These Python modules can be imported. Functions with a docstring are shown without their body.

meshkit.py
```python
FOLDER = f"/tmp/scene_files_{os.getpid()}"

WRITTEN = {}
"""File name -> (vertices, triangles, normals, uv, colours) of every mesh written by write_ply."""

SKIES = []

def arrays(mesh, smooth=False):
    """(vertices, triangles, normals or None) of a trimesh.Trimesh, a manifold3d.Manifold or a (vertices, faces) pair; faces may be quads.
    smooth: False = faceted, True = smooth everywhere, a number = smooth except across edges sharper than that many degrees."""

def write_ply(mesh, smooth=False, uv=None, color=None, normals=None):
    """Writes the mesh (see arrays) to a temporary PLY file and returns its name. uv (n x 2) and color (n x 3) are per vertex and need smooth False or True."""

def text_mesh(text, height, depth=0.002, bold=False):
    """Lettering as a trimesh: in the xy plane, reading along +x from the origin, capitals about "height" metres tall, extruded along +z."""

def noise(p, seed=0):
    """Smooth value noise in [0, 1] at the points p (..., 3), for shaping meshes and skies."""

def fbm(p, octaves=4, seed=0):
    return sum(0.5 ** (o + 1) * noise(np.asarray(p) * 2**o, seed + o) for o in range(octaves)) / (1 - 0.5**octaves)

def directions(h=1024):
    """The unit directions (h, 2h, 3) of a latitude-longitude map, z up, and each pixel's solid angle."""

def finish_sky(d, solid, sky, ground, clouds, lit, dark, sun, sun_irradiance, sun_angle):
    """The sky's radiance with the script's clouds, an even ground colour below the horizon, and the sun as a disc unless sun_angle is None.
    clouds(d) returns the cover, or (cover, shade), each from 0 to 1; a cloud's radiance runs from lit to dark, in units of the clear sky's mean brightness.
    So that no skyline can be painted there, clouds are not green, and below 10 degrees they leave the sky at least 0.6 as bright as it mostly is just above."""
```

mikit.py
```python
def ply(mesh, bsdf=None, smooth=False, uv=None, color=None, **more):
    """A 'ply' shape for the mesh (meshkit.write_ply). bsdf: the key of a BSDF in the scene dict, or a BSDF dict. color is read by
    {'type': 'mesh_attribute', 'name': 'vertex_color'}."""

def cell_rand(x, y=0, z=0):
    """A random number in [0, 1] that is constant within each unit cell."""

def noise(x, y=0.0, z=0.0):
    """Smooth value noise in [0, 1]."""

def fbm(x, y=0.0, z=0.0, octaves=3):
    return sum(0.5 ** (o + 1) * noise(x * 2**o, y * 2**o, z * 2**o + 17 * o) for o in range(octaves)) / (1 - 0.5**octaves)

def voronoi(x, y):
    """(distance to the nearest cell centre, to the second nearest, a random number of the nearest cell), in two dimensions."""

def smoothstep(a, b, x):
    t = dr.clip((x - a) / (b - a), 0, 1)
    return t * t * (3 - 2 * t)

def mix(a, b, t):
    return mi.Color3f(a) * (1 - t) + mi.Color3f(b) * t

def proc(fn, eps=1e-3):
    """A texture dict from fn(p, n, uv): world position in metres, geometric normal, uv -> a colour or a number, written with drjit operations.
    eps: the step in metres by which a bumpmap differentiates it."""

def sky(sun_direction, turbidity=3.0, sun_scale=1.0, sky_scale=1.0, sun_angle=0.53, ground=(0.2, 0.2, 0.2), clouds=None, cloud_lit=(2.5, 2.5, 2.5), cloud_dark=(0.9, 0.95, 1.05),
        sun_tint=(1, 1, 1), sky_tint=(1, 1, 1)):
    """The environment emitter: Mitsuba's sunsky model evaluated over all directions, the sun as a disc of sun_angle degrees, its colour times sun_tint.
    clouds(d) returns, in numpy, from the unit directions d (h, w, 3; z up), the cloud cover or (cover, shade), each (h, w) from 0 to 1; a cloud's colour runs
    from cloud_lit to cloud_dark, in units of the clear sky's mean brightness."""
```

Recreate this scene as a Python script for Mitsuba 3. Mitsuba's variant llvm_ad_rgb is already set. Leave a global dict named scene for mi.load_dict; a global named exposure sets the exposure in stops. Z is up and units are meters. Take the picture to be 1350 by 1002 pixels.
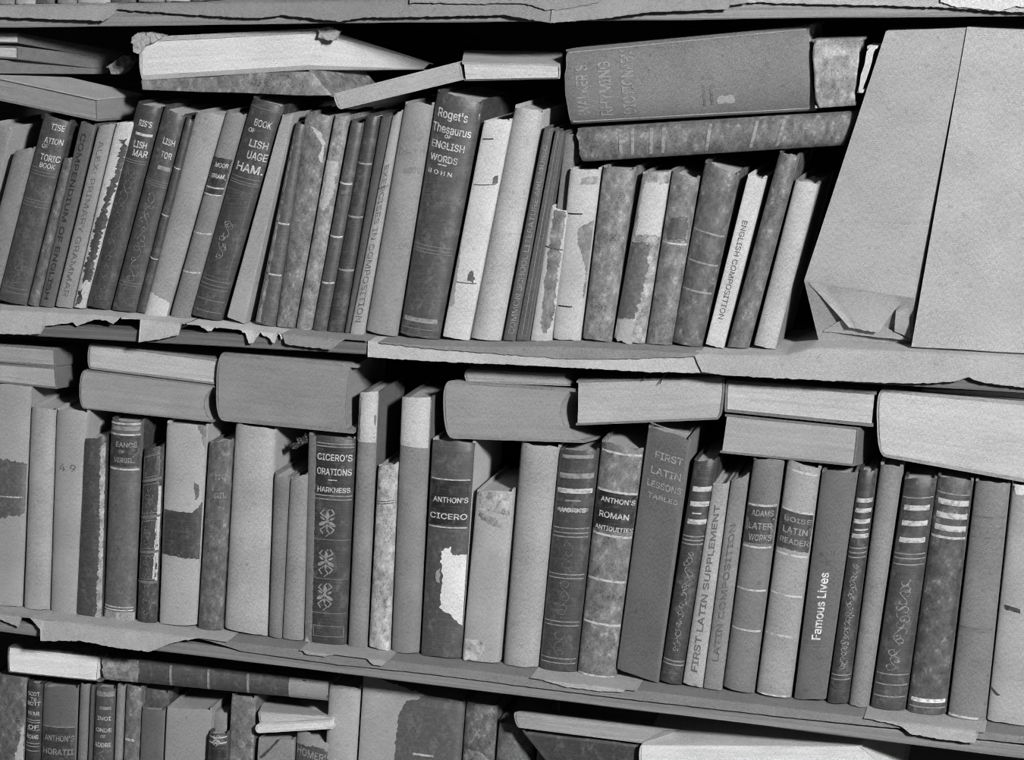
import math, random
import numpy as np, trimesh, mitsuba as mi, mikit, meshkit
import manifold3d as m3
from mikit import noise, fbm, smoothstep, cell_rand, proc
import drjit as dr
from shapely.geometry import LineString, Point, Polygon
from shapely.ops import unary_union
from shapely import affinity

# ------------------------------------------------------------------ camera, light, exposure
scene = {'type': 'scene'}
labels = {}
exposure = 0.0
V1, V2, V3 = np.array([-5880., 105.]), np.array([-100., 11700.]), np.array([1450., -80.])   # the shelf's three vanishing points
C0 = np.linalg.solve(np.array([V3 - V1, V3 - V2]), np.array([V2 @ (V3 - V1), V1 @ (V3 - V2)]))
FPX = math.sqrt(-(V1 - C0) @ (V2 - C0))
ray = lambda q: np.append(np.asarray(q, float) - C0, FPX)
unit = lambda v: np.asarray(v, float) / np.linalg.norm(v)
ax, ay, az = -unit(ray(V1)), unit(ray(V3)), -unit(ray(V2))           # world axes seen in the camera (x right, y down, z ahead)
R = np.array([ax, ay, az])                                          # camera -> world
PXM = 1550.0
CAM = -(FPX / PXM) * (R @ unit(ray((675, 470)))) * np.linalg.norm(ray((675, 470))) / FPX
def P(q, Y=0.0):
    """The point on the upright plane y = Y that the photograph shows at pixel q."""
    d = R @ ray(q)
    return CAM + d * ((Y - CAM[1]) / d[1])
right, down, ahead = R @ np.array([1., 0, 0]), R @ np.array([0, 1., 0]), R @ np.array([0, 0, 1.])
M = np.eye(4)
M[:3, 0], M[:3, 1], M[:3, 2], M[:3, 3] = -right, -down, ahead, CAM
scene['camera'] = {'type': 'perspective', 'fov': 2 * math.degrees(math.atan(675 / FPX)), 'fov_axis': 'x',
                   'principal_point_offset_x': float(.5 - C0[0] / 1350), 'principal_point_offset_y': float(.5 - C0[1] / 1002),
                   'near_clip': .05, 'far_clip': 50., 'to_world': mi.ScalarTransform4f(M.tolist())}
scene['room_light'] = {'type': 'constant', 'radiance': {'type': 'rgb', 'value': .05}}
LAMP = [1.4, -2.4, 1.0]
scene['flash_bulb'] = {'type': 'sphere', 'center': LAMP, 'radius': .14, 'emitter': {'type': 'area', 'radiance': {'type': 'rgb', 'value': 615.}}}
labels['flash_bulb'] = {'label': 'round photographic flash bulb beside the camera', 'category': 'lamp'}

# ------------------------------------------------------------------ materials; the whole part of uv.x carries a thing's own tone
def lin(s):
    s = s / 255.
    return s / 12.92 if s < .04045 else ((s + .055) / 1.055) ** 2.4
K = lambda s: int(np.clip(round(99 * math.sqrt(lin(s))), 1, 98))
def tone(uv):
    k = dr.floor(uv.x)
    return dr.square(k / 99.), uv.x - k
def cloth(p, n, uv):
    t, u = tone(uv)
    g = noise(p.x * 1500, p.y * 1500, p.z * 1500)
    big = fbm(p.x * 45 + 7 * t, p.y * 45, p.z * 28, 4)
    e = dr.minimum(u, 1 - u)
    rub = (1 - smoothstep(.015, .1, e + .09 * (big - .5))) * .3
    c = t * (.43 + .74 * g + .44 * big)
    sp = smoothstep(.66, .76, fbm(p.x * 240, p.y * 240, p.z * 170, 3))
    c = c * (1 - .16 * sp) + rub * (.30 - c) * .8
    return mi.Color3f(dr.clip(c, .008, .9))
def leather(p, n, uv):
    t, u = tone(uv)
    g = noise(p.x * 1300, p.y * 1300, p.z * 1300)
    a = fbm(p.x * 190 + 31 * t, p.y * 150, p.z * 80, 4)
    b = fbm(p.x * 520, p.y * 520, p.z * 330, 3)
    scr = fbm(p.x * 90, p.y * 90, p.z * 900, 2)
    e = dr.minimum(u, 1 - u)
    scv = fbm(p.x * 700, p.y * 700, p.z * 60 + 3, 2)
    worn = smoothstep(.46, .74, a) * smoothstep(.3, .66, b) * .85 + (1 - smoothstep(.0, .11, e + .12 * (b - .5))) * .6 + smoothstep(.55, .74, scr) * .3 + smoothstep(.62, .78, scv) * .16
    c = t * (.3 + .52 * g + .42 * b)
    c = dr.lerp(c, .13 + .6 * t, dr.clip(worn, 0, 1) * .46)
    return mi.Color3f(dr.clip(c, .008, .9))
def calf(p, n, uv):
    t, u = tone(uv)
    g = noise(p.x * 1300, p.y * 1300, p.z * 1300)
    a = fbm(p.x * 260 + 13 * t, p.y * 200, p.z * 120, 4)
    b = fbm(p.x * 620, p.y * 620, p.z * 420, 3)
    big = fbm(p.x * 70 + 3, p.y * 70, p.z * 40, 3)
    crack = dr.abs(fbm(p.x * 330 + 5, p.y * 330, p.z * 150, 3) - .5)
    c = t * (.16 + .5 * g + .45 * smoothstep(.3, .7, a) + .4 * b + .35 * (big - .4))
    c = c + .10 * smoothstep(.56, .74, a) * smoothstep(.42, .65, b) - .35 * t * smoothstep(.025, .0, crack)
    e = dr.minimum(u, 1 - u)
    c = c + .07 * (1 - smoothstep(.0, .08, e + .1 * (b - .5)))
    return mi.Color3f(dr.clip(c, .01, .9))
def paper(p, n, uv):
    t, u = tone(uv)
    g = noise(p.x * 1500, p.y * 1500, p.z * 1500)
    a = fbm(p.x * 38 + 11 * t, p.y * 38, p.z * 30, 4)
    spot = smoothstep(.7, .8, fbm(p.x * 190 + 3, p.y * 190, p.z * 150, 3))
    c = t * (.44 + .5 * g + .28 * a) * (1 - .13 * spot)
    return mi.Color3f(dr.clip(c, .01, .92))
def pages(p, n, uv):
    t, u = tone(uv)
    l = noise(uv.y * 1700, u * 5) * .5 + noise(uv.y * 620, u * 3 + 9) * .5
    g = noise(p.x * 1500, p.y * 1500, p.z * 1500)
    a = fbm(p.x * 40, p.y * 40, p.z * 40, 3)
    return mi.Color3f(dr.clip(t * (.53 + .17 * l + .52 * g + .25 * a), .01, .92))
def wood(p, n, uv):
    t, u = tone(uv)
    w = fbm(p.x * 6, p.y * 60, p.z * 420, 4)
    s = noise(p.x * 30, p.y * 700, p.z * 900)
    g = noise(p.x * 1300, p.y * 1300, p.z * 1300)
    return mi.Color3f(dr.clip(t * (.35 + .7 * w + .3 * s + .3 * g), .01, .9))
def gilding(p, n, uv):
    t, u = tone(uv)
    a = fbm(p.x * 420, p.y * 420, p.z * 420, 3)
    return mi.Color3f(dr.lerp(t, .55 * t + .03, smoothstep(.46, .64, a)))
def grain_bump(p, n, uv):
    return fbm(p.x * 700, p.y * 700, p.z * 700, 2) + 2 * noise(p.x * 130, p.y * 130, p.z * 100)
def wrinkle_bump(p, n, uv):
    a = fbm(p.x * 26 + 3, p.y * 26, p.z * 18, 4)
    return a * 5 + dr.abs(fbm(p.x * 60, p.y * 60, p.z * 40, 3) - .5) * 3 + .35 * noise(p.x * 800, p.y * 800, p.z * 800)
def bs(name, fn, rough, spec, bump=None, bscale=0):
    b = {'type': 'principled', 'base_color': proc(fn), 'roughness': rough, 'specular': spec}
    if bump:
        b = {'type': 'bumpmap', 'arbitrary': proc(bump, 4e-4), 'scale': bscale, 'bsdf': b}
    scene[name] = {'type': 'twosided', 'id': name, 'bsdf': b}
bs('cloth', cloth, .75, .3, grain_bump, .00007)
bs('leather', leather, .52, .75, grain_bump, .00009)
bs('calf', calf, .58, .6, grain_bump, .00009)
bs('paper', paper, .85, .2, wrinkle_bump, .00010)
bs('pages', pages, .9, .15)
bs('wood', wood, .7, .3)
bs('gilding', gilding, .5, .4)
GILT = {'gilt': 182, 'giltdim': 138, 'giltfaint': 108, 'giltpale': 138, 'ink': 50, 'inkdim': 104, 'chalk': 215}

# ------------------------------------------------------------------ helpers
used = {}
def numbered(name):
    n = used.get(name, 0); used[name] = n + 1
    return name if n == 0 else f'{name}_{n:03d}'
def put(key, mesh, mat, uv=None, smooth=True):
    if mat in GILT:
        n = len(mesh[0]) if isinstance(mesh, tuple) else len(mesh.vertices)
        mat, uv = 'gilding', np.tile([K(GILT[mat]) + .5, 0.], (n, 1))
    k = numbered(key)
    scene[k] = mikit.ply(mesh, mat, smooth=smooth, uv=uv)
    return k
def tag(key, label, cat, group=None, kind=None):
    labels[key] = {'label': label, 'category': cat}
    if group: labels[key]['group'] = group
    if kind: labels[key]['kind'] = kind
class MB:
    def __init__(s, k): s.v, s.f, s.uv, s.n, s.k = [], [], [], 0, k
    def grid(s, pts, uu, vv):
        a, b = pts.shape[:2]
        s.v.append(pts.reshape(-1, 3))
        uu = np.clip(np.broadcast_to(uu, (a, b)), .01, .985)
        s.uv.append(np.stack([s.k + uu, np.broadcast_to(vv, (a, b))], -1).reshape(-1, 2))
        i, j = np.meshgrid(np.arange(a - 1), np.arange(b - 1), indexing='ij')
        q = s.n + np.stack([i * b + j, (i + 1) * b + j, (i + 1) * b + j + 1, i * b + j + 1], -1).reshape(-1, 4)
        s.f.append(np.vstack([q[:, [0, 1, 2]], q[:, [0, 2, 3]]]))
        s.n += a * b
    def put(s, key, mat):
        return put(key, (np.vstack(s.v), np.vstack(s.f)), mat, np.vstack(s.uv))
class Hexa:
    """Trilinear block: front corners BL, BR, TR, TL and their vectors into depth."""
    def __init__(s, F, D):
        s.F = np.asarray(F, float)
        D = np.asarray(D, float)
        s.D = np.broadcast_to(D, (4, 3)) if D.ndim == 1 else D
        s.W = (np.linalg.norm(s.F[1] - s.F[0]) + np.linalg.norm(s.F[2] - s.F[3])) / 2
        s.H = (np.linalg.norm(s.F[3] - s.F[0]) + np.linalg.norm(s.F[2] - s.F[1])) / 2
        s.L = np.linalg.norm(s.D, axis=1).mean()
    def __call__(s, u, v, w):
        u, v, w = np.broadcast_arrays(np.asarray(u, float), v, w)
        b = np.stack([(1 - u) * (1 - v), u * (1 - v), u * v, (1 - u) * v], -1)
        return b @ s.F + (b @ s.D) * (w / s.L)[..., None]
lerpn = lambda a, b, n: np.linspace(a, b, n)
def noise1(x, seed):
    x = np.asarray(x, float)
    return meshkit.noise(np.stack([x, x * 0 + seed * 7.31, x * 0], -1), 3)
def box_patches(mb, hx, u0, u1, v0, v1, w0, w1, nv=3, vt=None):
    """All six faces of a block inside hx (u and v in fractions, w in metres)."""
    u, v, w = np.array([u0, u1]), lerpn(v0, v1, nv), lerpn(w0, w1, 3)
    f = lambda a: .35 + .3 * a
    for uu in (u0, u1):
        mb.grid(hx(uu, v[:, None], w[None]), f((w[None] - w0) / (w1 - w0)), v[:, None] * hx.H)
    for vv in (v0, v1):
        mb.grid(hx(u[:, None], vv, w[None]), f((u[:, None] - u0) / (u1 - u0)), w[None])
    for ww in (w0, w1):
        mb.grid(hx(u[:, None], v[None], ww), f((u[:, None] - u0) / (u1 - u0)), v[None] * hx.H)
def conform(poly, S, W, H, thick, off, k, ref=.004, rough=0, seed=0):
    """A sheet with the outline poly (shapely, in fractions of the surface) laid on the surface S(u, v, off)."""
    poly = affinity.scale(poly, W, H, origin=(0, 0))
    if rough:
        rs = np.random.RandomState(seed + 1)
        def ragged(ring):
            L = ring.length; n = max(8, int(L / .0011))
            pts = np.array([ring.interpolate(i * L / n).coords[0] for i in range(n)])
            d = noise1(np.arange(n) * .45, seed) - .5 + .6 * (rs.rand(n) - .5)
            t = np.roll(pts, -1, 0) - np.roll(pts, 1, 0)
            t /= np.linalg.norm(t, axis=1, keepdims=True) + 1e-9
            return pts + np.stack([-t[:, 1], t[:, 0]], -1) * d[:, None] * rough
        poly = Polygon(ragged(poly.exterior)).buffer(0)
    poly = poly.buffer(0).intersection(Polygon([(.012 * W, -H), (.988 * W, -H), (.988 * W, 2 * H), (.012 * W, 2 * H)]))
    cs = []
    for g in getattr(poly, 'geoms', [poly]):
        if g.geom_type == 'Polygon' and g.area > 1e-8:
            cs += [np.array(g.exterior.coords)[:-1]] + [np.array(h.coords)[:-1] for h in g.interiors]
    if not cs: return None, None
    man = m3.CrossSection(cs, m3.FillRule.EvenOdd).extrude(thick)
    if ref: man = man.refine_to_length(ref)
    mm = man.to_mesh(); v = mm.vert_properties[:, :3].astype(float)
    u = v[:, 0] / W; vv = v[:, 1] / H
    return (S(u, vv, off + v[:, 2]), mm.tri_verts), np.stack([k + np.clip(u, .01, .985), v[:, 1]], -1)

SHELF_Z = {}
class Book:
    """A book that shows its spine; q = pixels TL TR BR BL in the book's own sense (TL = head, left of the spine)."""
    def __init__(s, name, q, mat, tn, label, row=None, Y=.022, D=.125, bulge=.0028, n=2.6, bt=None, bmat=None, pt=150, gap=.0003, feats=(), dv=None, wear=.0012, group=None, cat='book', top=None, drop=0):
        s.key = numbered(name)
        used_parts = {}
        q = np.asarray(q, float)
        F = np.array([P(q[3], Y), P(q[2], Y), P(q[1], Y), P(q[0], Y)])
        if row is not None:
            z = SHELF_Z[row] + .0006
            if drop:                                             # the foot is out of frame: run the sides on down to the shelf
                for a, b in ((0, 3), (1, 2)):
                    d = F[a] - F[b]; F[a] = F[b] + d * ((z - F[b, 2]) / d[2])
            else:
                F[:2, 2] += z - F[:2, 2].min()
        ins = gap / np.linalg.norm(F[1] - F[0])
        F = np.array([F[0] * (1 - ins) + F[1] * ins, F[1] * (1 - ins) + F[0] * ins, F[2] * (1 - ins) + F[3] * ins, F[3] * (1 - ins) + F[2] * ins])
        s.hx = hx = Hexa(F, (0, D, 0) if dv is None else dv)
        s.q, s.W, s.H, s.b, s.n = q, hx.W, hx.H, bulge, n
        L = hx.L
        if n < 3:
            s.n = n = min(n, 2.15); s.b = bulge = min(bulge * 1.55, .42 * hx.W)
        seed = (sum(map(ord, s.key)) * 37 + int(q.sum())) % 9973
        s.seed = seed
        W, H = s.W, s.H
        t = min(.0022, W * .16)
        tu = t / W
        k, kb, kp = K(tn), K(bt if bt is not None else tn), K(pt)
        bmat = bmat or mat
        # spine shell
        mb = MB(k)
        u = .5 - .5 * np.cos(lerpn(0, np.pi, 19)); nv = 41
        v = lerpn(0, 1, nv)
        vt = 1 - wear / H * (1.6 * noise1(u * 5, seed) + .5 * noise1(u * 17, seed + 3)) * 1.2
        vt = vt - min(.0016, W * .06) / H * np.abs(2 * u - 1) ** 5
        vb = wear / H * (.9 * noise1(u * 6, seed + 5))
        if top: vt = vt - np.interp(u, *top)
        VV = vb[:, None] + (vt - vb)[:, None] * v[None]
        cap = .0012 * np.clip((v - .985) / .015, 0, 1) ** 2 + .0008 * np.clip((.012 - v) / .012, 0, 1) ** 2
        wob = (meshkit.fbm(np.stack(np.broadcast_arrays(u[:, None] * W * 70, VV * H * 60, seed), -1), 3) - .5) * .0006
        w = s.prof(u)[:, None] + cap[None] + wob
        mb.grid(hx(u[:, None], VV, w), .02 + .95 * u[:, None], VV * H)
        wi = np.minimum(s.prof(u) * .85 + .0013, bulge + .004)
        ui = np.clip(u, .04, .96)
        mb.grid(hx(ui[:, None], VV, wi[:, None] + 0 * VV), .3 + .4 * u[:, None], VV * H)
        for e in (0, -1):
            mb.grid(np.stack([hx(u, VV[:, e], w[:, e]), hx(ui, VV[:, e], wi)], 1), .3 + .4 * u[:, None], np.array([[0, .001]]))
        s.part(mb, 'spine', mat)
        # boards
        wb = bulge + .0012
        for a, b in ((0, tu), (1 - tu, 1)):
            mb = MB(kb); box_patches(mb, hx, a, b, .004, 1 - .9 * wear / H, wb, L - .0005, 9)
            s.part(mb, 'board', bmat)
        # leaves
        mb = MB(kp); sq = .0028 / H
        uu = lerpn(tu * 1.05, 1 - tu * 1.05, 9)
        w = lerpn(.0022 + bulge * .4, L - .0035, 7)
        for vv in (sq, 1 - sq - 1.2 * wear / H - (np.max(top[1]) if top else 0)):
            mb.grid(hx(uu[:, None], vv + .0004 / H * np.sin(uu * 60 + seed)[:, None], w[None]), .3 + .4 * w[None] / L, uu[:, None] * W)
        vv = lerpn(sq, 1 - sq - 1.2 * wear / H - (np.max(top[1]) if top else 0), 5)
        for ww in (w[0], w[-1]):
            mb.grid(hx(uu[:, None], vv[None], ww), .3 + .4 * vv[None], uu[:, None] * W)
        s.part(mb, 'page_block', 'pages')
        tag(s.key, label, cat, group)
        for f in feats: getattr(s, f[0])(*f[1:])
    def part(s, mb, name, mat):
        return mb.put(s.key + '__' + name, mat)
    def prof(s, u):
        x = np.clip(np.abs(2 * np.asarray(u, float) - 1), 0, 1)
        return s.b * (1 - (1 - x ** s.n) ** (1 / s.n))
    def S(s, u, v, off):
        return s.hx(u, v, s.prof(u) - off)
    def vy(s, y):
        if -.2 <= y <= 1.3: return y
        q = s.q; yt, yb = (q[0, 1] + q[1, 1]) / 2, (q[2, 1] + q[3, 1]) / 2
        return (yb - y) / (yb - yt)
    def inv(s, p):
        TL, TR, BR, BL = s.q; p = np.asarray(p, float); x = np.array([.5, .5])
        for _ in range(12):
            u, v = x
            f = BL * (1 - u) * (1 - v) + BR * u * (1 - v) + TR * u * v + TL * (1 - u) * v - p
            J = np.stack([(BR - BL) * (1 - v) + (TR - TL) * v, (TL - BL) * (1 - u) + (TR - BR) * u], 1)
            x = x - np.linalg.solve(J, f)
        return x
    def sheet(s, poly, mat, tn, name, thick=.00035, off=.0003, rough=0, ref=.004):
        m, uv = conform(poly, s.S, s.W, s.H, thick, off, K(tn), ref, rough, s.seed)
        if m is None:
            print('empty', s.key, name); return None
        return put(s.key + '__' + name, m, mat, uv, smooth=False)
    # --- features
    def bands(s, ys, h=2.2, mat='gilt', u0=.04, u1=.96, th=.0003, name='gilt_band'):
        for y in ys:
            v = s.vy(y); d = h / PXM / s.H / 2
            us = np.linspace(u0, u1, 9); sag = -.0006 / s.H * (1 - (2 * us - 1) ** 2)
            poly = Polygon(list(zip(us, v - d + sag)) + list(zip(us[::-1], v + d + sag[::-1])))
            s.sheet(poly, mat, 150, name, th, .0003, ref=.003)
    def ribs(s, ys, h=3.5, tn=None, mat='leather'):
        for y in ys:
            v = s.vy(y); d = h / PXM / s.H / 2
            s.sheet(Polygon([(.01, v - d), (.99, v - d), (.99, v + d), (.01, v + d)]), mat, tn or 70, 'raised_band', .0009, .0001, ref=.003)
    def label(s, y0, y1, tn=40, u0=.03, u1=.97, mat='leather', name='title_label'):
        a, b = s.vy(y1), s.vy(y0)
        k = s.sheet(Polygon([(u0, a), (u1, a), (u1, b), (u0, b)]), mat, tn, name, .0003, .0002, rough=.0006)
        labels[k] = {'label': 'darker title label' if tn < 100 else 'pale paper label'}
    def patch(s, pts, mat='paper', tn=200, name='torn_patch', rough=.0014, off=.0003):
        s.sheet(Polygon([tuple(s.inv(p)) for p in pts]).buffer(0), mat, tn, name, .0003, off, rough=rough)
    def vpatch(s, pts, mat='paper', tn=200, name='torn_patch', rough=.0014, off=.0003):
        s.sheet(Polygon([(u, s.vy(y)) for u, y in pts]).buffer(0), mat, tn, name, .0003, off, rough=rough)
    def text(s, lines, mat='gilt', bold=True):
        ms = []
        for tx, y, h, u0, u1 in lines:
            v = s.vy(y); hm = h / PXM
            t = meshkit.text_mesh(tx, hm, .00025, bold)
            X = np.array(t.vertices); x0, x1 = X[:, 0].min(), X[:, 0].max()
            u = u0 + (X[:, 0] - x0) / (x1 - x0) * (u1 - u0)
            vv = v + (X[:, 1] - hm / 2) / s.H - .0006 / s.H * (1 - (2 * u - 1) ** 2)
            ms.append(trimesh.Trimesh(s.S(u, vv, .0006 + X[:, 2]), t.faces, process=False))
        k = put(s.key + '__lettering', trimesh.util.concatenate(ms), mat, None, False)
        labels[k] = {'label': 'lettering of the title'}
    def vtext(s, tx, y0, y1, h, mat='ink', uc=.5, down=False, bold=True):
        a, b = s.vy(y1), s.vy(y0)
        hm = h / PXM
        t = meshkit.text_mesh(tx, hm, .00025, bold)
        X = np.array(t.vertices); x0, x1 = X[:, 0].min(), X[:, 0].max()
        f = (X[:, 0] - x0) / (x1 - x0)
        yy = (X[:, 1] - hm / 2) / s.W
        if down: u, v = uc + yy, b - f * (b - a)
        else: u, v = uc - yy, a + f * (b - a)
        k = put(s.key + '__lettering', trimesh.Trimesh(s.S(u, v, .0006 + X[:, 2]), t.faces, process=False), mat, None, False)
        labels[k] = {'label': 'lettering of the title running along the spine'}
    def scroll(s, y0, y1, mat='giltdim', dens=1.0, lw=.0005, u0=.15, u1=.85):
        a, b = s.vy(y1), s.vy(y0)
        rs = np.random.RandomState(s.seed); W, H = s.W, s.H
        g = []
        y0, y1 = a * H, b * H; cx = (u0 + u1) / 2 * W; r = (u1 - u0) / 2 * W
        per = r * rs.uniform(2.0, 2.6) / dens; ph = rs.uniform(0, 6)
        ys = np.arange(y0, y1, .0006)
        stem = np.stack([cx + .38 * r * np.sin(2 * np.pi * (ys - y0) / per + ph), ys], -1)
        if len(stem) < 4: return
        for i in range(0, len(stem) - 3, 3):
            if rs.rand() < .8: g.append(LineString(stem[i:i + 4]).buffer(lw * rs.uniform(.25, .5)))
        m = max(2, int((y1 - y0) / (per * .25)))
        for i in range(m):
            p = stem[min(len(stem) - 1, int((i + rs.uniform(.1, .9)) / m * len(stem)))]
            sg = 1 if p[0] < cx else -1
            rr = r * rs.uniform(.28, .5); th = np.linspace(0, rs.uniform(3.2, 6.0), 16); up = rs.choice([-1, 1])
            k_ = rr * (1 - th / 8.5)
            q = np.stack([p[0] + sg * (rr - k_ * np.cos(th)), p[1] + up * k_ * np.sin(th)], -1)
            q[:, 0] = np.clip(q[:, 0], u0 * W * .6, W - u0 * W * .6)
            g.append(LineString(q).buffer(lw * rs.uniform(.25, .55)))
            for _ in range(2):
                o = q[rs.randint(len(q))]
                e = affinity.rotate(affinity.scale(Point(0, 0).buffer(1, 3), lw * rs.uniform(1.2, 2.6), lw * rs.uniform(.5, .9)), rs.uniform(0, 180))
                g.append(affinity.translate(e, *o))
        poly = affinity.scale(unary_union(g).simplify(.00006), 1 / W, 1 / H, origin=(0, 0))
        s.sheet(poly, mat, 150, 'gilt_scrollwork', .0002, .0006, ref=0)
    def flower(s, y, r, mat='giltdim'):
        v = s.vy(y) * s.H; r = r / PXM; cx = s.W / 2
        g = [Point(cx, v).buffer(r * .2)] + [LineString([(cx + sx * r * .2, v + sy * r * .5), (cx + sx * r * .75, v + sy * r * .9), (cx + sx * r * .45, v + sy * r * 1.3)]).buffer(r * .07) for sx, sy in ((1, 1), (-1, .9), (1, -1), (-1, -1.1))]
        for i in range(6):
            a = i * np.pi / 3 + .5
            e = affinity.scale(Point(0, 0).buffer(1, 3), r * (.44 if i % 2 else .3), r * (.2 if i % 2 else .13))
            e = affinity.rotate(affinity.translate(e, r * .6, 0), math.degrees(a), origin=(0, 0))
            g.append(affinity.translate(e, cx, v))
        g.append(LineString([(cx, v - r), (cx + r * .3, v - r * 1.35), (cx - r * .1, v - 1.7 * r)]).buffer(r * .06))
        g.append(LineString([(cx - r * .1, v + r), (cx + r * .2, v + r * 1.3)]).buffer(r * .06))
        s.sheet(affinity.scale(unary_union(g), 1 / s.W, 1 / s.H, origin=(0, 0)), mat, 150, 'gilt_flower', .0002, .0006, ref=0)
    def frame(s, y0, y1, mat='giltdim', u0=.1, u1=.9, lw=.0004):
        a, b = s.vy(y1) * s.H, s.vy(y0) * s.H
        bx = Polygon([(u0 * s.W, a), (u1 * s.W, a), (u1 * s.W, b), (u0 * s.W, b)])
        s.sheet(affinity.scale(bx.difference(bx.buffer(-lw)), 1 / s.W, 1 / s.H, origin=(0, 0)), mat, 150, 'gilt_frame', .0002, .0006, ref=.004)

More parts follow.
